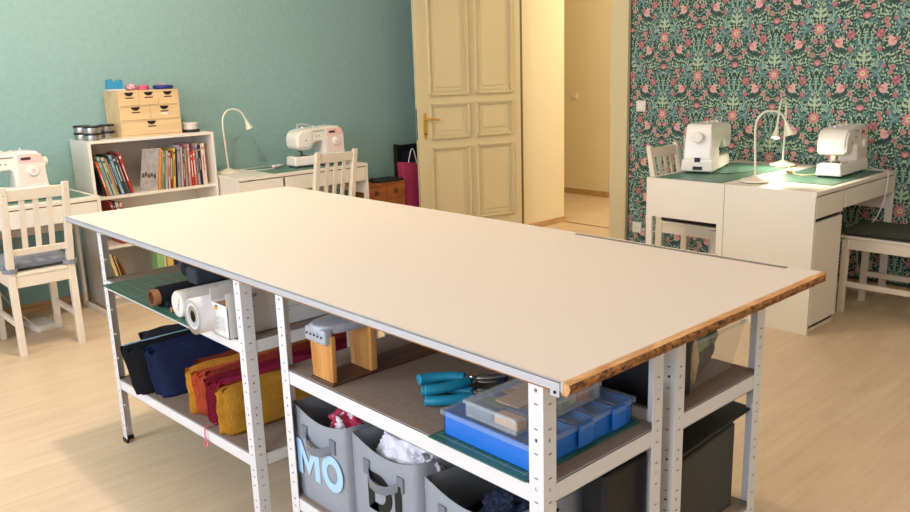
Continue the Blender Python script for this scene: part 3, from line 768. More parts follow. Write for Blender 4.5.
t = thing('fabric_storage_box', 'charcoal fabric box with raised flap under the clear crate', 'storage box', (1.505, .945, ZL))
DG = mat('charcoal_felt', '46443F', rough=.95, bump=.3, bscale=150)
MB().hexa([P3(0, 0, 0), P3(.30, 0, 0), P3(.30, .25, 0), P3(0, .25, 0)], [P3(0, .0, .21), P3(.30, .0, .235), P3(.30, .26, .235), P3(0, .26, .21)]).build('body', DG, t, bevel=.006)
MB().hexa([P3(0, -.012, .236), P3(.36, -.012, .256), P3(.36, .26, .262), P3(0, .26, .24)], [P3(0, -.012, .243), P3(.36, -.012, .262), P3(.36, .26, .268), P3(0, .26, .247)]).build('lid_flap', BLACK, t, bevel=.002, label='black raised lid flap')
GREYF = mat('grey_bin_fabric', '9397A0', rough=.9, bump=.25, bscale=200, var=.05, vscale=12)
INS = mat('black_lining', '101014', rough=.95)
def letters(t, word, wd, col):
    mt = mat('letters_' + col, col, rough=.7)
    def pt(u, v): return P3(-.0095, wd - .018 - u, (.072 if word == 'MO' else .094) + v)
    u0 = .0 if word == 'MO' else .048; H_ = .1; S = .023
    for ch_ in word:
        m = MB()
        def quad(q): m.prism([pt(u0 + a_, b_) for a_, b_ in q], (.0016, 0, 0))
        if ch_ == 'M':
            w_ = .108
            quad([(0, 0), (S, 0), (S, H_), (0, H_)]); quad([(w_ - S, 0), (w_, 0), (w_, H_), (w_ - S, H_)])
            quad([(S, H_), (S, H_ * .62), (w_ / 2, .004), (w_ / 2, .042)]); quad([(w_ - S, H_), (w_ - S, H_ * .62), (w_ / 2, .004), (w_ / 2, .042)])
        elif ch_ == 'I':
            w_ = S; quad([(0, 0), (S, 0), (S, H_), (0, H_)])
        else:
            w_ = .094 if ch_ == 'O' else .092; n = 36
            for k in range(n):
                def P_(t_, r_):
                    c_, s_ = math.cos(t_), math.sin(t_)
                    if ch_ == 'D':
                        if c_ < 0: return ((0 if r_ == 1 else S), H_ / 2 + (H_ / 2 - (0 if r_ == 1 else S)) * max(-1, min(1, s_ * 1.0)) if abs(s_) > .999 else H_ / 2 + (H_ / 2 - (0 if r_ == 1 else S)) * s_)
                        e = 0 if r_ == 1 else S; x0 = w_ * .42
                        return (x0 + (w_ - e - x0) * c_, H_ / 2 + (H_ / 2 - e) * s_)
                    e = 0 if r_ == 1 else S
                    return (w_ / 2 + (w_ / 2 - e) * c_, H_ / 2 + (H_ / 2 - e) * s_)
                a0, a1 = 2 * PI * k / n, 2 * PI * (k + 1) / n
                if ch_ == 'D' and math.cos((a0 + a1) / 2) < 0: continue
                quad([P_(a0, 1), P_(a1, 1), P_(a1, 0), P_(a0, 0)])
            if ch_ == 'D':
                x0 = w_ * .42; quad([(0, 0), (S, 0), (S, H_), (0, H_)]); quad([(S, H_ - S), (x0, H_ - S), (x0, H_), (S, H_)]); quad([(S, 0), (x0, 0), (x0, S), (S, S)])
        m.build('letter', mt, t)
        u0 += w_ + .012
def bin_(label, y0, wd, dp, word, wcol, x=1.052, h=.268):
    y0 += .014
    if not word: h = .250
    t = thing('fabric_bin', label, 'storage bin', (x, y0, ZL), 0, 'grey fabric storage bins on the lower shelf')
    m = MB(); n = 10
    def wall(p0, p1, sag):
        cols_ = []
        for i in range(n + 1):
            q = P3(*p0, 0).lerp(P3(*p1, 0), i / n); zt = h - sag * math.sin(PI * i / n)
            bul = .006 * math.sin(PI * i / n)
            nx = -(p1[1] - p0[1]); ny = (p1[0] - p0[0]); l_ = math.hypot(nx, ny)
            cols_.append([m.bm.verts.new((q.x - nx / l_ * bul * math.sin(PI * k / 6), q.y - ny / l_ * bul * math.sin(PI * k / 6), zt * k / 6)) for k in range(7)])
        for i in range(n):
            for k in range(6): m.bm.faces.new((cols_[i][k], cols_[i + 1][k], cols_[i + 1][k + 1], cols_[i][k + 1]))
    wall((0, wd), (0, 0), .028); wall((0, 0), (dp, 0), .012); wall((dp, 0), (dp, wd), .02); wall((dp, wd), (0, wd), .012)
    m.faces([P3(0, 0, .002), P3(dp, 0, .002), P3(dp, wd, .002), P3(0, wd, .002)], [(0, 1, 2, 3)])
    bmesh.ops.remove_doubles(m.bm, verts=m.bm.verts, dist=.0005)
    bd = m.build('body', GREYF, t, solid=.004, smooth=True)
    MB().box(.004, dp - .004, .004, wd - .004, .004, h * .5).build('lining', INS, t, label='black inside')
    m = MB(); zc = h * .70; yc = wd * .5
    pts = [(-.006, yc + .062, zc + .012), (-.010, yc + .055, zc), (-.024, yc + .03, zc - .012), (-.028, yc, zc - .016), (-.024, yc - .03, zc - .012), (-.010, yc - .055, zc), (-.006, yc - .062, zc + .012)]
    for i in range(len(pts) - 1):
        a_, b_ = Vector(pts[i]), Vector(pts[i + 1]); d_ = Vector((0, 0, .011))
        m.faces([a_ - d_, b_ - d_, b_ + d_, a_ + d_], [(0, 1, 2, 3)])
    bmesh.ops.remove_doubles(m.bm, verts=m.bm.verts, dist=.0005)
    m.build('handle', mat('dark_grey_strap', '74777F', rough=.9), t, solid=.003, smooth=True, label='darker grey strap handle')
    for sg in (-1, 1): MB().box(-.0085, -.0045, yc + sg * .065 - .012, yc + sg * .065 + .012, zc - .008, zc + .03).build('handle_patch', mat('dark_grey_strap', '74777F', rough=.9), t)
    if word: letters(t, word, wd, wcol)
    if 0: text('letters', word, .140, T((-.0085, wd - .022, .07)) @ FACE_NX, mat('letters_' + wcol, wcol, rough=.7), t, bold=.0, depth=.0012)
    return t
b1 = bin_('grey fabric bin with pale blue letters MO at the left of the shelf', 1.566, .25, .31, 'MO', 'A9CDF0')
b2 = bin_('grey fabric bin with black letters DI in the middle', 1.290, .25, .31, 'DI', '0A0A0C')
b3 = bin_('grey fabric bin with dark clothes nearest the corner leg', 1.015, .25, .31, '', 'A9CDF0')
def lump(name, lb, c, rad, mt, seed, par=None, amp=.35, cat='cloth'):
    t_ = MB().blob(c, rad, amp=amp, freq=10, seed=seed, sub=5).build(name, mt, None, smooth=True)
    return tag(t_, lb, cat)
RW = bpy.data.materials.new('red_white_print'); RW.use_nodes = True
_n = RW.node_tree; _v = _n.nodes.new('ShaderNodeTexVoronoi'); _v.inputs['Scale'].default_value = 22
_t = _n.nodes.new('ShaderNodeTexCoord'); _c = _n.nodes.new('ShaderNodeValToRGB'); _c.color_ramp.interpolation = 'CONSTANT'
_c.color_ramp.elements[0].color = lin('E6DDE4'); _c.color_ramp.elements[1].color = lin('B4324E'); _c.color_ramp.elements[1].position = .52
_n.links.new(_t.outputs['Object'], _v.inputs['Vector']); _n.links.new(_v.outputs['Distance'], _c.inputs[0]); _n.links.new(_c.outputs[0], _n.nodes['Principled BSDF'].inputs['Base Color'])
_n.nodes['Principled BSDF'].inputs['Roughness'].default_value = .9
lump('printed_cloth', 'red and white printed cloth bunched in the MO bin', (1.15, 1.665, ZL + .215), (.075, .075, .058), RW, 4)
lump('white_cloth', 'white cloth piled in the DI bin', (1.135, 1.43, ZL + .205), (.065, .10, .078), cloth('cloth_EDE8F2', 'EDE8F2', .03), 9, amp=.32)
lump('white_cloth', 'thin grey white cloth end drooping near the DI bin front', (1.115, 1.335, ZL + .225), (.045, .04, .035), cloth('cloth_D8D4DC', 'D8D4DC', .03), 12, amp=.5)
lump('dark_cloth', 'speckled navy cloth in the bin nearest the corner leg', (1.16, 1.10, ZL + .20), (.075, .07, .05), mat('navy_speckle', '1D2540', rough=.95, bump=.8, bscale=120, var=.8, vscale=90), 15, amp=.4)
tag(MB().box(1.25, 1.40, .935, 1.0, ZL, ZL + .30).build('black_bag', BLACK, bevel=.01, seg=3), 'flat black bag upright beside the corner bin', 'bag')

# ================================================================== DESKS
def make_desk():
    t = thing('desk', 'x', 'desk', (0, 0, 0), 0, 'white sewing desks')
    W, D = 1.05, .50
    MB().box(0, W, 0, D, .729, .75).build('desktop', WHITE, t, bevel=.002)
    m = MB().box(0, .018, .004, D, 0, .729).box(.335, .35, .02, D, 0, .729).box(.018, .335, .02, D, .02, .035).box(.018, .335, D - .01, D, .02, .729).box(.018, .335, .02, .03, 0, .04)
    m.build('cabinet', WHITE, t, bevel=.001)
    d = MB().box(.019, .334, .002, .018, .045, .592).build('cabinet_door', WHITE, t, bevel=.002)
    MB().box(.02, .333, .016, .03, .592, .612).build('grip_recess', DARK, t, label='dark finger gap')
    MB().box(.019, .334, .002, .018, .612, .722).box(.03, .325, .018, .45, .63, .64).build('drawer', WHITE, t, bevel=.002)
    MB().box(.356, .69, .002, .018, .625, .722).box(.37, .68, .018, .42, .64, .65).build('drawer', WHITE, t, bevel=.002)
    MB().box(.696, 1.028, .002, .018, .625, .722).box(.71, 1.01, .018, .42, .64, .65).build('drawer', WHITE, t, bevel=.002)
    MB().box(.35, W - .02, .004, .014, .7235, .729).build('drawer_gap', mat('gap_brown', '8A6648'), t)
    MB().box(.35, W - .02, D - .018, D, .50, .729).build('back_rail', WHITE, t)
    m = MB().box(W - .02, W, .002, .042, 0.03, .525).box(W - .02, W, D - .04, D, 0.03, .525).box(W - .02, W, .002, D, 0, .03).box(W - .02, W, .002, D, .525, .729)
    m.build('end_frame', WHITE, t, bevel=.002)
    return t
desk = make_desk()
desk.location = (.585, 4.84, 0); desk['label'] = 'white desk at the left end of the teal wall with chair in front'
dup(desk, (2.51, 4.84, 0), 0, 'white desk on the teal wall between bookcase and yellow door')
dup(desk, (4.035, 1.745, 0), 0, 'white desk by the floral wallpaper showing cabinet door and dark grip gap')
dup(desk, (5.085, 2.748, 0), PI, 'white desk by the floral wallpaper nearer the doorway, open leg end visible')
cutmat('green cutting mat under the left sewing machine', 1.0, 1.60, 4.90, 5.30, .7505)
cutmat('green cutting mat on the teal wall desk beside the bookcase', 2.80, 3.42, 4.87, 5.28, .7505)
cutmat('green cutting mat on the floral wall desk nearer the doorway', 4.06, 4.92, 2.28, 2.70, .7505)
cutmat('green cutting mat on the floral wall desk in front of the right machine', 4.30, 4.98, 1.78, 2.18, .7505)

# ---- sewing machines
MW = mat('machine_white', 'EEE9E2', rough=.28); MG = mat('machine_grey_print', '8C8A88', rough=.4)
def make_machine():
    t = thing('sewing_machine', 'x', 'sewing machine', (0, 0, 0), 0, 'white computerised sewing machines')
    # local: x 0 (needle end) .. 0.45 (hand wheel end), front at -y, origin at the base centre line
    m = MB().hexa([P3(0, -.07, .012), P3(.445, -.088, .012), P3(.445, .088, .012), P3(0, .07, .012)], [P3(0, -.062, .082), P3(.447, -.082, .085), P3(.447, .082, .085), P3(0, .062, .082)])
    m.build('bed', MW, t, bevel=.012, seg=3, smooth=True)
    m = MB()
    for x in (.03, .2, .41):
        for y in (-.055, .055): m.cyl((x, y, 0), (x, y, .014), .011)
    m.build('rubber_foot', mat('dark_rubber', '3A3A3A'), t)
    arm = [(.255, .08), (.44, .08), (.43, .19), (.415, .262), (.395, .288), (.34, .292), (.10, .281), (.055, .272), (.026, .25), (.014, .215), (.016, .165), (.03, .138), (.06, .127), (.13, .13), (.15, .145), (.165, .172), (.19, .185), (.235, .188), (.25, .175), (.256, .14)]
    m = MB().prism([(x, -.074, z) for x, z in arm], (0, .148, 0))
    for v in m.bm.verts:
        if v.co.x > .25: v.co.y *= 1 - max(0, v.co.z - .08) * .75 if v.co.y > 0 else 1 - max(0, v.co.z - .08) * .3
    m.build('arm', MW, t, bevel=.016, seg=4, smooth=True)
    m = MB().prism([(.02, 0, .15), (.125, 0, .145), (.15, 0, .19), (.148, 0, .268), (.06, 0, .262), (.03, 0, .235)], (0, .012, 0))
    for v in m.bm.verts: v.co.y -= .083
    m.build('head_cover', MW, t, bevel=.006, seg=3, smooth=True)
    m = MB().prism([(.285, -.0755, .225), (.425, -.0755, .225), (.415, -.0755, .272), (.285, -.0755, .274)], (0, .004, 0))
    pk = m.build('control_panel', PINK, t, bevel=.002, label='pale pink control panel')
    MB().box(.30, .355, -.077, -.0745, .240, .256).build('display', mat('lcd_dark', '4A3A38', rough=.2), pk, label='dark display')
    MB().box(.28, .430, -.0755, -.0725, .1, .222).build('front_plate', mat('machine_pinkish', 'EFDAD2', rough=.35), t, bevel=.001)
    MB().cyl((.36, -.072, .175), (.36, -.088, .175), .031, .027, 28).cyl((.36, -.088, .175), (.36, -.091, .175), .012, m=1).build('stitch_dial', [MW, PINK], t, bevel=.002, smooth=True)
    m = MB()
    for x in (.19, .215): m.cyl((x, -.0755, .225), (x, -.0645, .225), .005, m=0)
    m.cyl((.09, -.092, .20), (.09, -.086, .20), .005); m.build('button', mat('button_grey', '9A9490'), t)
    m = MB().cyl((.438, 0, .215), (.462, 0, .215), .032, .030, 28).cyl((.462, 0, .215), (.466, 0, .215), .026, .024, 28)
    m.build('hand_wheel', MW, t, bevel=.003, smooth=True)
    MB().box(.4445, .4475, -.012, .018, .07, .096).box(.4445, .4475, -.02, .03, .024, .044).build('power_socket', BLACK, t, label='black socket')
    m = MB().cyl((.075, -.02, .14), (.075, -.02, .105), .006).cyl((.075, -.02, .108), (.075, -.02, .088), .0016).cyl((.095, -.01, .14), (.095, -.01, .10), .0045).box(.085, .106, -.03, .008, .086, .092).box(.09, .1, -.014, -.004, .09, .104).cyl((.055, -.03, .145), (.055, -.03, .115), .003)
    m.build('needle_bar', mat('needle_metal', '6E6A66', rough=.3, metal=.8), t, smooth=True, label='metal needle bar and presser foot')
    MB().box(.04, .14, -.06, .05, .0845, .0866).build('needle_plate', CHROME, t)
    m = MB().cyl((.13, .02, .275), (.13, .02, .295), .009).cyl((.22, .015, .283), (.22, .015, .298), .011).cyl((.27, 0, .285), (.27, 0, .296), .008, .012).cyl((.33, .02, .285), (.33, .02, .306), .003)
    m.build('spool_pin', MW, t, smooth=True)
    MB().tube([(.10, .03, .281), (.10, .04, .31), (.16, .03, .312), (.2, .02, .292)], .0025, 6).build('thread_guide', MW, t, smooth=True)
    MB().box(.165, .26, -.0755, -.0735, .258, .264).build('printed_line', MG, t)
    return t
mc = make_machine(); mc.scale = (.94, 1, .95)
mc.location = (1.0, 5.06, .7537); mc['label'] = 'white sewing machine with pink panel behind the left chair'
dup(mc, (3.035, 5.04, .7537), R(-2), 'white sewing machine with pink panel on the desk between bookcase and door')
dup(mc, (4.745, 2.70, .7537), PI + R(15), 'white sewing machine seen from its hand wheel end near the doorway').scale = (1.04, 1.12, 1.0)
dup(mc, (4.525, 1.905, .7537), R(5), 'white sewing machine furthest right, needle end towards the lit lamp')

# ---- gooseneck lamps
GL = mat('lamp_white', 'E9E2CF', rough=.35)
def make_lamp(lit, label, loc, rz, k=1.0, drop=0.0, cone=125):
    t = thing('gooseneck_lamp', label, 'desk lamp', loc, rz, 'white gooseneck desk lamps')
    MB().lathe([(.078, 0), (.08, .004), (.074, .012), (.03, .024), (.012, .032), (.008, .036)], seg=32).build('lamp_base', GL, t, smooth=True)
    MB().tube([(0, 0, .03), (-.004, 0, .12 * k), (-.010, 0, .24 * k), (-.012, 0, .33 * k), (-.002, 0, .385 * k), (.035, 0, .425 * k), (.09, 0, .428 * k), (.13, 0, .405 * k - drop * .3), (.152, 0, .365 * k - drop * .8), (.160, 0, .35 * k - drop)], .006, 10).build('gooseneck', GL, t, smooth=True)
    a = Vector((.158, 0, .355 * k - drop)); d = Vector((.028, 0, -.077)).normalized()
    m = MB(); n = 24; ux = d.orthogonal().normalized(); uy = d.cross(ux); rows = []
    for q, r_ in ((0, .008), (.010, .010), (.030, .014), (.05, .020), (.066, .027), (.0655, .025), (.05, .018), (.025, .011)):
        rows.append([m.bm.verts.new(a + d * q + (ux * math.cos(2 * PI * k / n) + uy * math.sin(2 * PI * k / n)) * r_) for k in range(n)])
    for i in range(len(rows) - 1):
        for k in range(n): m.bm.faces.new((rows[i][k], rows[i][(k + 1) % n], rows[i + 1][(k + 1) % n], rows[i + 1][k]))
    hd_ = m.build('lamp_head', GL, t, smooth=True)
    c = a + d * .052
    MB().blob(c, (.013, .013, .013), amp=0, sub=3).build('bulb', mat('glowing_bulb' if lit else 'bulb_glass', 'FFE9C4' if lit else 'D8D4CC', emit=40 if lit else 0), hd_, smooth=True)
    if lit:
        Rz = Matrix.Rotation(rz, 4, 'Z'); p = Vector(loc) + (Rz @ (a + d * .07))
        o = light('lamp_light', 'SPOT', p, lit, (1, .86, .62), shadow_soft_size=.02, spot_size=R(cone), spot_blend=.6)
        aim(o, Rz @ d)
    return t
make_lamp(0, 'white gooseneck lamp, switched off, beside the bookcase', (2.635, 5.20, .7505), R(-4))
make_lamp(8.5, 'lit white gooseneck lamp standing at the front of the floral wall desks', (4.20, 2.16, .7545), R(-40), .88)
make_lamp(7, 'white gooseneck lamp against the floral wallpaper between the two machines', (4.93, 2.36, .7545), R(190), .95, .09, 165)

# ---- chairs
def make_chair():
    t = thing('chair', 'x', 'chair', (0, 0, 0), 0, 'white slat back chairs')
    # local: origin below the seat centre, facing +y; seat height .45
    hw, bk, fr = .148, -.195, .195
    CW = mat('chair_white_paint', 'E8DCCB', rough=.45)
    for sx in (-1, 1):
        m = MB(); x = sx * hw
        m.hexa([P3(x - .016, bk - .022 + dx, 0) if 0 else P3(x + dx * .016, bk + dy * .019, 0) for dx, dy in ((-1, -1), (1, -1), (1, 1), (-1, 1))], [P3(x + dx * .017, bk + .01 + dy * .024, .44) for dx, dy in ((-1, -1), (1, -1), (1, 1), (-1, 1))])
        m.hexa([P3(x + dx * .017, bk + .01 + dy * .024, .44) for dx, dy in ((-1, -1), (1, -1), (1, 1), (-1, 1))], [P3(x + dx * .016, bk - .085 + dy * .014, .90) for dx, dy in ((-1, -1), (1, -1), (1, 1), (-1, 1))])
        bmesh.ops.remove_doubles(m.bm, verts=m.bm.verts, dist=.0005)
        m.build('leg', CW, t, bevel=.003)
        MB().hexa([P3(x + dx * .016, fr + dy * .016, 0) for dx, dy in ((-1, -1), (1, -1), (1, 1), (-1, 1))], [P3(x + dx * .018, fr - .005 + dy * .018, .42) for dx, dy in ((-1, -1), (1, -1), (1, 1), (-1, 1))]).build('leg', CW, t, bevel=.003)
        MB().box(x - .009, x + .009, bk + .01, fr - .01, .15, .18).build('stretcher', CW, t, bevel=.002)
        MB().cyl((x, bk - .062, .86), (x, bk - .0665 - .025, .86), .004, m=0).build('screw_cap', DARK, t)
    MB().box(-hw + .005, hw - .005, bk - .008, bk + .012, .365, .425).box(-hw + .005, hw - .005, fr - .022, fr - .002, .365, .425).box(-hw - .012, -hw + .008, bk + .01, fr - .01, .365, .425).box(hw - .008, hw + .012, bk + .01, fr - .01, .365, .425).build('seat_frame', CW, t, bevel=.002)
    MB().box(-hw - .02, hw + .02, bk + .035, fr + .02, .425, .442).box(-hw + .018, hw - .018, bk - .012, bk + .035, .425, .442).build('seat', CW, t, bevel=.004)
    def yb(z): return bk + .01 - .095 * (z - .44) / .46
    def rail(z0, z1, th=.018):
        y0, y1 = yb(z0), yb(z1)
        return MB().hexa([P3(-hw + .01, y0 - th / 2, z0), P3(hw - .01, y0 - th / 2, z0), P3(hw - .01, y0 + th / 2, z0), P3(-hw + .01, y0 + th / 2, z0)], [P3(-hw + .01, y1 - th / 2, z1), P3(hw - .01, y1 - th / 2, z1), P3(hw - .01, y1 + th / 2, z1), P3(-hw + .01, y1 + th / 2, z1)])
    rail(.825, .885).build('top_rail', CW, t, bevel=.003)
    rail(.535, .57).build('lower_rail', CW, t, bevel=.003)
    for x in (-.066, 0, .066):
        y0, y1 = yb(.565), yb(.83)
        MB().hexa([P3(x - .0135, y0 - .005, .565), P3(x + .0135, y0 - .005, .565), P3(x + .0135, y0 + .005, .565), P3(x - .0135, y0 + .005, .565)], [P3(x - .0135, y1 - .005, .83), P3(x + .0135, y1 - .005, .83), P3(x + .0135, y1 + .005, .83), P3(x - .0135, y1 + .005, .83)]).build('back_slat', CW, t, bevel=.001)
    return t
ch = make_chair()
ch.location = (1.195, 4.755, 0); ch['label'] = 'white slat back chair with grey tied cushion at the left desk'
dup(ch, (3.075, 4.80, 0), 0, 'white slat back chair at the teal wall desk between bookcase and door')
dup(ch, (4.48, 2.655, 0), PI, 'white slat back chair tucked under the floral wall desk nearer the doorway')
dup(ch, (4.72, 1.605, 0), 0, 'white chair with dark cushion at the right edge by the floral wallpaper')
def cushion(label, loc, col, th=.05, ties=False, rz=0, hw=.175, y0=-.165, y1=.215):
    t = thing('seat_cushion', label, 'cushion', loc, rz, 'seat cushions on the white chairs')
    m = MB(); n = 14; top_, bot = [], []
    for i in range(n + 1):
        a_, b_ = [], []
        for j in range(n + 1):
            x = -hw + 2 * hw * i / n; y = y0 + (y1 - y0) * j / n
            e = min(1, min(i, n - i, j, n - j) / 3) ** .5
            q = th / 2 * (.35 + .65 * e) + .003 * noise.noise(Vector((x * 20, y * 20, hw)))
            a_.append(m.bm.verts.new((x, y, th / 2 + q))); b_.append(m.bm.verts.new((x, y, th / 2 - q)))
        top_.append(a_); bot.append(b_)
    for i in range(n):
        for j in range(n):
            m.bm.faces.new((top_[i][j], top_[i + 1][j], top_[i + 1][j + 1], top_[i][j + 1])); m.bm.faces.new((bot[i][j], bot[i + 1][j], bot[i + 1][j + 1], bot[i][j + 1]))
        for (A, B) in ((top_[i][0], bot[i][0]),): pass
        m.bm.faces.new((top_[i][0], top_[i + 1][0], bot[i + 1][0], bot[i][0])); m.bm.faces.new((top_[i][n], top_[i + 1][n], bot[i + 1][n], bot[i][n]))
        m.bm.faces.new((top_[0][i], top_[0][i + 1], bot[0][i + 1], bot[0][i])); m.bm.faces.new((top_[n][i], top_[n][i + 1], bot[n][i + 1], bot[n][i]))
    mt = cloth('cushion_' + col, col, .06)
    m.build('pad', mt, t, smooth=True)
    if ties:
        for sx in (-1, 1):
            MB().ring((sx * .148, -.182, .005), (sx * .148, -.182, .03), .036, .031, 12).build('tie', mt, t)
    return t
cushion('grey seat cushion tied to the left chair', (1.195, 4.755, .4425), '868B98', .052, True)
cushion('dark olive seat cushion on the chair at the right edge', (4.72, 1.605, .4425), '3B3D35', .045)
cushion('dark thin seat cushion under the desk nearer the doorway', (4.48, 2.655, .4425), '3A3230', .026, rz=PI)

# ================================================================== BOOKCASE
BX0, BX1, BY0, BY1, BH = 1.685, 2.495, 5.09, 5.41, 1.048
t = thing('bookcase', 'white open bookcase of books against the teal wall', 'bookcase', (BX0, BY0, 0))
w_, d_ = BX1 - BX0, BY1 - BY0
MB().box(0, .018, 0, d_, 0, BH - .018).build('side_panel', WHITE, t, bevel=.001)
MB().box(w_ - .018, w_, 0, d_, 0, BH - .018).build('side_panel', WHITE, t, bevel=.001)
MB().box(0, w_, 0, d_, BH - .018, BH).build('top_panel', WHITE, t, bevel=.001)
MB().box(.018, w_ - .018, d_ - .006, d_, .05, BH - .018).build('back_panel', WHITE, t)
SH = (.705, .395, .075)
for z in SH: MB().box(.018, w_ - .018, .004, d_ - .006, z - .018, z).build('shelf', WHITE, t, bevel=.001)
MB().box(.018, w_ - .018, .03, .045, 0, .057).build('plinth', WHITE, t)

def book(label, x, y, z, th, h, dp, col, lean=0, group=None, band=None, yaw=0, cover=None):
    """x = spine centre at the shelf, lean: sideways tilt, yaw: turned to show the cover"""
    o = thing('book', label, 'book', (x, y, z), yaw, group)
    o.rotation_euler = (0, lean, yaw)
    mt = mat('cover_' + col, col, rough=.45)
    a = th / 2
    MB().box(-a, -a + .002, 0, dp, 0, h).box(a - .002, a, 0, dp, 0, h).box(-a, a, 0, .002, 0, h).build('cover', mt, o)
    MB().box(-a + .002, a - .002, .002, dp - .004, .003, h - .004).build('pages', mat('book_pages', 'D9CDB8', rough=.8), o)
    if band:
        m = MB(); bc = mat('band_' + band, band, rough=.5); rnd = random.Random(label)
        if th > .012:
            m.box(-a * .3, a * .25, -.0008, -.0001, h * rnd.uniform(.2, .4), h * rnd.uniform(.6, .75))
            m.box(-a * .6, a * .6, -.0008, -.0001, h * .86, h * rnd.uniform(.88, .92))
        else: m.box(-a * .4, a * .4, -.0008, -.0001, h * .25, h * .8)
        m.build('spine_print', bc, o)
    return o
g1 = 'books leaning in the left half of the top shelf'
def lean_z(lean, th): return abs(math.sin(lean)) * th / 2 + .0006
x = BX0 + .018
L1 = [('slim black book', .011, .17, '17171C', None), ('orange spined book', .017, .205, 'D9673E', 'F0D8C0'), ('pale teal book', .019, .245, '9FB8AE', '3F6A66'), ('grey sage book with dark print', .022, .24, 'A6ADA0', '3A3A3A'),
      ('tan orange book', .012, .235, 'D39A5E', None), ('navy topped black book', .012, .25, '23283A', 'B0B4C0'), ('sky blue book', .016, .25, '8FB7C6', '4A6A7A'), ('charcoal book with white print', .020, .25, '3C3E44', 'D8D4CC'),
      ('dark grey patterned book', .016, .24, '5C5A5E', 'C8C0B8'), ('red spined book', .018, .262, 'B02E2C', 'E8D8D0')]
la = R(-13)
xx = BX0 + .072
for k, (nm, th, h, col, bd) in enumerate(L1):
    xx += th / 2 / math.cos(la)
    nxt = (L1[k - 1][0] + ' to its left') if k else 'the bookcase side to its left'
    book('%s leaning left, %s' % (nm, nxt), xx, BY0 + .02 + .004 * (k % 3), SH[0] + lean_z(la, th), th, h if k > 1 else h * 1.05, .18, col, la, g1, bd)
    xx += th / 2 / math.cos(la) + .0012
g2 = 'books standing in the right half of the top shelf'
L2 = [('orange spined tall book', .017, .262, 'E0914A', None), ('pale yellow thin book', .009, .255, 'E0CF9A', None), ('sage green book', .013, .245, '7F9478', 'D8D8C8'), ('grey green book', .017, .245, 'A8AFA0', 'D06A50'), ('white and pink book', .016, .23, 'DDB8AE', 'A04038'),
      ('dark red book', .012, .24, '8E2F2E', 'E8D0C8'), ('yellow book', .016, .255, 'D8BC52', '2A2A2A'), ('black narrow book', .01, .25, '1B1B20', None), ('lavender grey book', .021, .272, 'A79AA6', '5A4A58'), ('white grey book', .013, .262, 'BEB8B4', None),
      ('rust red book', .013, .235, 'A94A30', 'E8C8A8'), ('pale teal narrow book', .014, .24, '9DB5A8', 'C84A3A'), ('rose pink book', .02, .275, 'C58A86', 'F0E0D8'), ('bright red speckled book', .018, .22, 'CC3A28', 'EFE6DC'),
      ('salmon book', .018, .23, 'D97460', 'F0E6DC'), ('dusty lilac book', .016, .275, 'AFA0A4', '2A2A30'), ('dark navy book', .018, .262, '2A2E3C', 'B8B4B4'), ('cream book with pink lettering', .032, .27, 'E6CFC2', 'C8696A')]
xx = BX0 + .402
for k, (nm, th, h, col, bd) in enumerate(L2):
    ln_ = R(10 - 11 * min(1, k / 14)) if k < 15 else R(-1.5) if k < 17 else 0
    ln_ = R(8) * max(0, 1 - k / 15)
    xx += th / 2 / math.cos(ln_)
    nxt = (L2[k - 1][0] + ' to its left') if k else 'the big grey cover beside it'
    book('%s upright, %s' % (nm, nxt), xx, BY0 + .012 + .004 * (k % 3), SH[0] + lean_z(ln_, th), th, h, .19, col, ln_, g2, bd)
    xx += th / 2 / math.cos(ln_) + .001 + (.0022 if k < 15 else .001)
# grey landscape book turned so its cover shows
o = thing('book', 'large grey book turned to show a cover of small dark figures', 'book', (BX0 + .345, BY0 + .05, SH[0] + .0006), R(-22))
MB().hexa([P3(-.0, 0, 0), P3(.012, 0, 0), P3(.012, .012, 0), P3(-.0, .012, 0)], [P3(0, 0, .01)] * 0 + [P3(.0, 0, .001), P3(.012, 0, .001), P3(.012, .012, .001), P3(0, .012, .001)])
MB().hexa([P3(-.045, 0, 0), P3(.075, 0, 0), P3(.075, .014, 0), P3(-.045, .014, 0)], [P3(.0, .0, .265), P3(.108, .0, .265), P3(.108, .014, .265), P3(.0, .014, .265)]).build('cover', mat('grey_cover_photo', '9C948F', rough=.5, var=.25, vscale=30), o, bevel=.001)
m = MB()
for k in range(5): m.blob((-.012 + .017 * k, -.002, .10 - .003 * k + .008 * (k % 2)), (.0075, .0012, .015), sub=2, seed=k)
m.build('cover_figures', mat('cover_dark_figures', '4A3D38'), o)
# middle compartment: a few books lying askew
for k, (lb, x, th, h, col, bd, ln_) in enumerate((('red book leaning in the middle compartment of the bookcase', .150, .016, .282, 'B5383C', 'E8D8D0', -11), ('black book leaning in the middle compartment', .168, .016, .278, '1C1A1E', 'C8C0C0', -11.5), ('cream book leaning in the middle compartment', .188, .02, .270, 'D8CDBE', '5A4A48', -12), ('pale pink book leaning in the middle compartment', .212, .02, .262, 'D9B8AE', '8A3038', -12.5))):
    book(lb, BX0 + x, BY0 + .02, SH[1] + lean_z(R(ln_), th), th, h, .18, col, R(ln_), 'books leaning in the middle compartment', bd)
for k, (lb, x, th, h, col, ln_) in enumerate((('cream yellow book leaning in the bottom compartment, leftmost of its row', .108, .022, .27, 'E3D2A4', -12), ('tan book leaning in the bottom compartment next to the cream yellow one', .134, .012, .26, 'C99A58', -13), ('dark brown book leaning in the bottom compartment', .155, .014, .235, '4A3428', -15), ('rust book leaning in the bottom compartment, last before the gap', .172, .012, .21, '9C5A3A', -17))):
    book(lb, BX0 + x, BY0 + .02, SH[2] + lean_z(R(ln_), th), th, h, .17, col, R(ln_), 'books leaning at the bottom left of the bookcase')
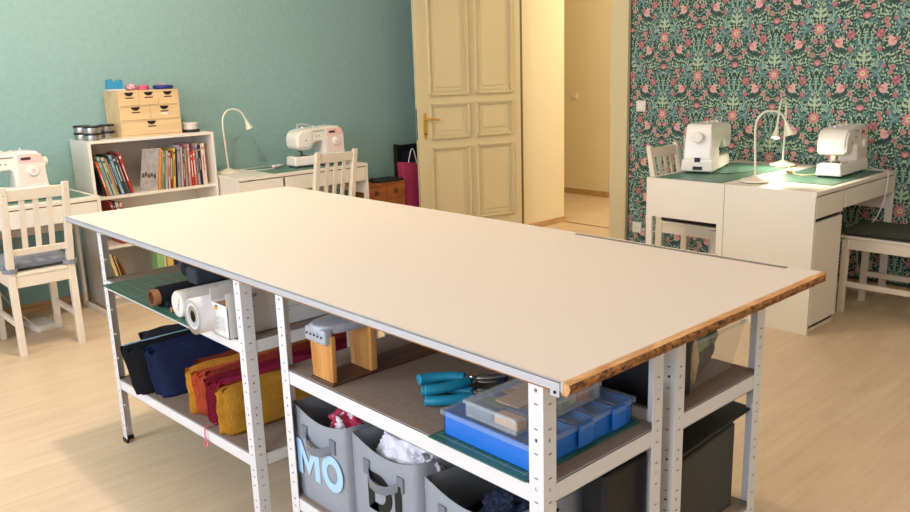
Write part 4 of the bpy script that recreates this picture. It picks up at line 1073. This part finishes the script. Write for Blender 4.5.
for k, (lb, x, th, h, col) in enumerate((('green file standing in the bottom compartment', .366, .050, .29, '8FBF7E'), ('cream file edge beside the green file', .397, .014, .285, 'E0D2B4'), ('yellow file in the bottom compartment', .43, .045, .285, 'E0C05E'), ('navy folder in the bottom compartment', .47, .026, .28, '1F2A52'), ('white and red book in the bottom compartment', .50, .03, .27, 'DCC6BE'), ('maroon book in the bottom compartment', .524, .014, .26, '5A1F2A'), ('coral pink book in the bottom compartment', .55, .032, .27, 'DE8570'), ('peach book in the bottom compartment', .579, .02, .26, 'D8A08A'))):
    book(lb, BX0 + x, BY0 + .015, SH[2] + .0006, th, h, .09 if k == 0 else .16, col, 0, 'files and books at the bottom of the bookcase')

# ---- mini chest of drawers and tins on the bookcase
t = thing('mini_drawer_chest', 'small birch chest of six drawers on the bookcase', 'drawer chest', (1.925, 5.165, BH))
w_, d_, h_ = .39, .235, .285
m = MB().box(0, .009, 0, d_, 0, h_).box(w_ - .009, w_, 0, d_, 0, h_).box(.009, w_ - .009, 0, d_, 0, .009).box(.009, w_ - .009, 0, d_, h_ - .009, h_).box(.009, w_ - .009, .004, d_, .096, .102).box(.009, w_ - .009, .004, d_, .186, .192).box(.009, w_ - .009, d_ - .005, d_, .009, h_ - .009)
m.build('chest_body', BIRCH, t)
def drw(x0, x1, z0, z1, white=False):
    o = MB().box(x0, x1, .001, .008, z0, z1).box(x0 + .003, x1 - .003, .008, d_ - .01, z0 + .002, z0 + .005).build('drawer', BIRCH, t, bevel=.001)
    xc = (x0 + x1) / 2; pr = [(xc + .028 * math.cos(PI + PI * k / 10), .0, z1 - .001 + .022 * math.sin(PI + PI * k / 10)) for k in range(11)]
    MB().prism(pr, (0, .0012, 0)).build('finger_hole', DARK, o, label='dark half round finger hole')
    MB().box(xc - .026, xc + .026, -.0012, .001, z1 - .037, z1 - .030, 0).build('label_holder', mat('dark_brown_label', '4A2A28'), o)
    if white: MB().box(xc - .022, xc + .022, -.001, .001, z1 - .058, z1 - .041).build('paper_tag', WHITE, o)
third = (w_ - .018) / 3
for k in range(3): drw(.010 + third * k, .008 + third * (k + 1), .194, h_ - .011)
for k in range(2): drw(.010 + (w_ - .018) / 2 * k, .008 + (w_ - .018) / 2 * (k + 1), .104, .184, k == 1)
drw(.010, w_ - .010, .011, .094)
TIN = mat('silver_tin', 'B9B7B4', rough=.25, metal=.9); TINL = mat('black_tin_lid', '1C1D22', rough=.35, metal=.3)
def tin(lb, x, y, z, r_=.048, h=.044):
    o = thing('round_tin', lb, 'tin', (x, y, z), 0, 'round silver and black tins on the bookcase')
    MB().lathe([(r_ - .002, 0), (r_, .002), (r_, h * .72), (r_ - .001, h * .75)], seg=28).build('tin_body', TIN, o, smooth=True)
    MB().lathe([(r_ + .001, h * .72), (r_ + .003, h * .76), (r_ + .003, h * .94), (r_ - .002, h - .0005), (r_ - .012, h - .0004)], seg=28).build('tin_lid', TINL, o, smooth=True, label='black lid')
tin('silver tin with black rim, lower of the leftmost stack', 1.730, 5.29, BH); tin('silver tin with black lid, upper of the leftmost stack', 1.730, 5.29, BH + .044)
tin('silver tin with black rim, lower of the front stack', 1.742, 5.150, BH); tin('silver tin with black lid, upper of the front stack', 1.742, 5.150, BH + .044)
tin('silver tin with black rim, lower of the stack touching the birch chest', 1.855, 5.235, BH); tin('silver tin with black lid, upper of the stack touching the birch chest', 1.855, 5.235, BH + .044)
o = thing('white_tin', 'white round tin on a black dish right of the birch chest', 'tin', (2.40, 5.22, BH))
MB().lathe([(.05, 0), (.058, .003), (.058, .016), (.05, .018)], seg=28).build('black_dish', BLACK, o, smooth=True)
MB().lathe([(.048, .018), (.05, .02), (.05, .05), (.053, .052), (.053, .06), (.045, .064)], seg=28).build('tin_body', mat('cream_tin', 'DDD6CC', rough=.35), o, smooth=True)
ZC = BH + .285
o = thing('tape_dispenser', 'blue tape dispenser on the left of the birch chest', 'tape dispenser', (1.955, 5.28, ZC))
MB().box(-.055, .055, -.03, .03, 0, .012).build('dispenser_base', mat('white_grey', 'C9CCD0'), o, bevel=.003)
MB().prism([(-.048, -.024, .012), (.048, -.024, .012), (.046, -.024, .066), (.02, -.024, .07), (.006, -.024, .05), (-.006, -.024, .05), (-.014, -.024, .074), (-.046, -.024, .07)], (0, .048, 0)).build('dispenser_body', mat('sky_blue_plastic', '2E8FBE', rough=.4), o, bevel=.004, smooth=False)
o = thing('pincushion', 'pink and black patterned pincushion beside the blue dispenser', 'pincushion', (2.06, 5.28, ZC))
MB().blob((0, 0, .02), (.034, .03, .022), amp=.15, sub=3).build('cushion_body', mat('pink_print_cloth', 'D89AA8', rough=.8, var=.7, vscale=60), o, smooth=True)
o = thing('pink_clip_box', 'small raspberry pink box of clips in the middle of the birch chest', 'clip box', (2.135, 5.28, ZC))
MB().lathe([(.036, 0), (.038, .003), (.038, .02), (.032, .024)], seg=20).build('box_body', mat('raspberry_plastic', 'C64C72', rough=.4), o, smooth=True)
m = MB()
for k in range(6): m.box(-.02 + .008 * k, -.014 + .008 * k, -.01, .012, .022, .032 + .003 * (k % 2))
m.build('clips', mat('pink_clips', 'E08AA0'), o)['kind'] = 'stuff'
o = thing('magnetic_pin_dish', 'navy blue pin dish at the right of the birch chest', 'pin dish', (2.255, 5.25, ZC))
m = MB().lathe([(.055, 0), (.062, .004), (.064, .022), (.058, .026), (.05, .014)], seg=26)
m.build('dish', mat('navy_plastic', '1E2F7A', rough=.35), o, smooth=True)
m = MB(); rnd = random.Random(3)
for k in range(18):
    a = rnd.uniform(0, 6.28); q = rnd.uniform(0, .03); m.blob((q * math.cos(a) - .01, q * math.sin(a), .026 + rnd.uniform(0, .012)), (.004, .004, .004), sub=1, amp=0)
m.build('pins', mat('pin_heads', 'D8A0A8'), o)['kind'] = 'stuff'

# ================================================================== CORNER BY THE DOOR
t = thing('wooden_chest', 'reddish brown wooden drawer chest on the floor by the teal desk', 'chest', (3.70, 5.08, 0))
MB().box(0, .40, 0, .24, 0, .54).build('chest_body', REDWOOD, t, bevel=.004)
for k in range(4):
    for j in range(2):
        o = MB().box(.012 + .19 * j, .196 + .19 * j, -.006, .0, .02 + .13 * k, .14 + .13 * k).build('drawer', REDWOOD, t, bevel=.002)
        xc = .104 + .19 * j; zc = .08 + .13 * k
        m = MB().cyl((xc, -.012, zc), (xc, -.005, zc), .011)
        for q in range(4): m.cyl((xc + .016 * math.cos(q * PI / 2 + .78), -.008, zc + .016 * math.sin(q * PI / 2 + .78)), (xc + .016 * math.cos(q * PI / 2 + .78), -.0055, zc + .016 * math.sin(q * PI / 2 + .78)), .008)
        m.build('knob', DARKWOOD, o)
MB().box(.16, .40, .02, .22, .54, .556).build('top_tray', BLACK, t, bevel=.003, label='black tray top')
MB().cyl((.12, .06, .54), (.12, .06, .57), .006).blob((.12, .06, .575), (.012, .012, .008), sub=2, amp=0).build('top_knob', BLACK, t)
t = thing('tote_bag', 'magenta paper bag with white cord handles beside the open door', 'bag', (4.20, 5.10, 0))
m = MB().hexa([P3(-.055, 0, 0), P3(.13, 0, 0), P3(.13, .09, 0), P3(-.055, .09, 0)], [P3(-.10, .01, .68), P3(.13, .01, .655), P3(.13, .08, .655), P3(-.10, .08, .68)])
m.build('bag_body', mat('magenta_paper', 'B33A66', rough=.55), t, bevel=.006)
MB().tube([(-.04, .005, .672), (-.025, .005, .72), (-.005, .005, .775), (.02, .005, .77), (.05, .005, .66)], .004, 6).build('cord_handle', WHITE, t, smooth=True, label='white cord handle')
t = thing('dark_garment_rack', 'dark navy storage stand with black frame behind the magenta bag', 'storage stand', (4.37, 5.345, 0))
MB().box(-.13, -.10, 0, .05, 0, .80).box(.2, .23, 0, .05, 0, .80).box(-.10, .2, .0, .05, .755, .79).build('frame', BLACK, t, bevel=.003)
MB().box(-.10, .2, .015, .035, .02, .755).build('panel', mat('navy_cloth_panel', '171C33', rough=.9), t)

# ================================================================== CABLES
WC = mat('white_cable', 'DDD8CE', rough=.5)
def cable(lb, pts, r_=.0032, mt=None):
    return tag(MB().tube(pts, r_, 6).build('power_cable', mt or WC, smooth=True), lb, 'cable')
def MBblock(x0, x1, y0, y1, z0, z1): return MB().box(x0, x1, y0, y1, z0, z1)
t = thing('power_adapter', 'white power adapter block on the floor under the left desk', 'adapter', (1.27, 5.03, 0), R(8))
MBblock(-.06, .06, -.10, .10, .0, .035).build('adapter_body', WHITEP, t, bevel=.006)
cable('white cable falling from the left desk to the floor adapter', [(1.10, 5.30, .72), (1.06, 5.25, .50), (1.10, 5.18, .25), (1.22, 4.97, .035), (1.30, 4.90, .006), (1.36, 4.93, .005), (1.46, 4.98, .005)])
cable('dark cable sagging along the wall under the left desk', [(1.02, 5.33, .30), (1.15, 5.33, .26), (1.32, 5.33, .28), (1.48, 5.33, .36), (1.60, 5.34, .42)], .004, BLACK)
cable('white lamp cable with switch lying on the teal wall desk', [(2.70, 5.17, .757), (2.85, 5.08, .759), (2.98, 5.12, .760), (3.08, 5.22, .760), (3.20, 5.25, .760)])
t = thing('inline_switch', 'white inline cable switch on the desk left of the machine', 'switch', (2.955, 5.105, .7640), R(15))
MB().box(-.035, .035, -.012, .012, 0, .018).build('switch_body', WHITEP, t, bevel=.005)
cable('white cable hanging from the far right sewing machine to the floor', [(4.975, 1.92, .79), (4.97, 1.82, .765), (4.93, 1.742, .760), (4.905, 1.728, .70), (4.86, 1.722, .60), (4.78, 1.735, .50), (4.90, 1.86, .38), (4.90, 1.84, .15), (4.98, 1.80, .02), (5.05, 1.80, .008)])
cable('white cable crossing behind the chair under the desk nearer the doorway', [(5.06, 3.50, .19), (5.0, 3.2, .22), (4.95, 2.9, .45), (4.9, 2.6, .30), (4.9, 2.3, .2), (5.02, 2.1, .1)], .004)
cable('black lead on the desk beside the machine near the doorway', [(4.33, 2.50, .7640), (4.36, 2.44, .758), (4.45, 2.40, .757), (4.58, 2.37, .757), (4.68, 2.40, .757)], .0025, BLACK)
cable('thin yellowish lamp cable curving across the floral wall desks', [(4.84, 2.28, .7610), (4.72, 2.20, .758), (4.60, 2.13, .757), (4.56, 2.05, .757), (4.72, 1.99, .757)], .003, mat('ivory_cable', 'DACB9A'))
t = thing('inline_switch', 'small brown inline switch on the cable between the gooseneck lamps', 'switch', (4.58, 2.15, .7605), R(60))
MB().box(-.025, .025, -.009, .009, 0, .014).build('switch_body', mat('bronze_plastic', '8A6A3A'), t, bevel=.004)
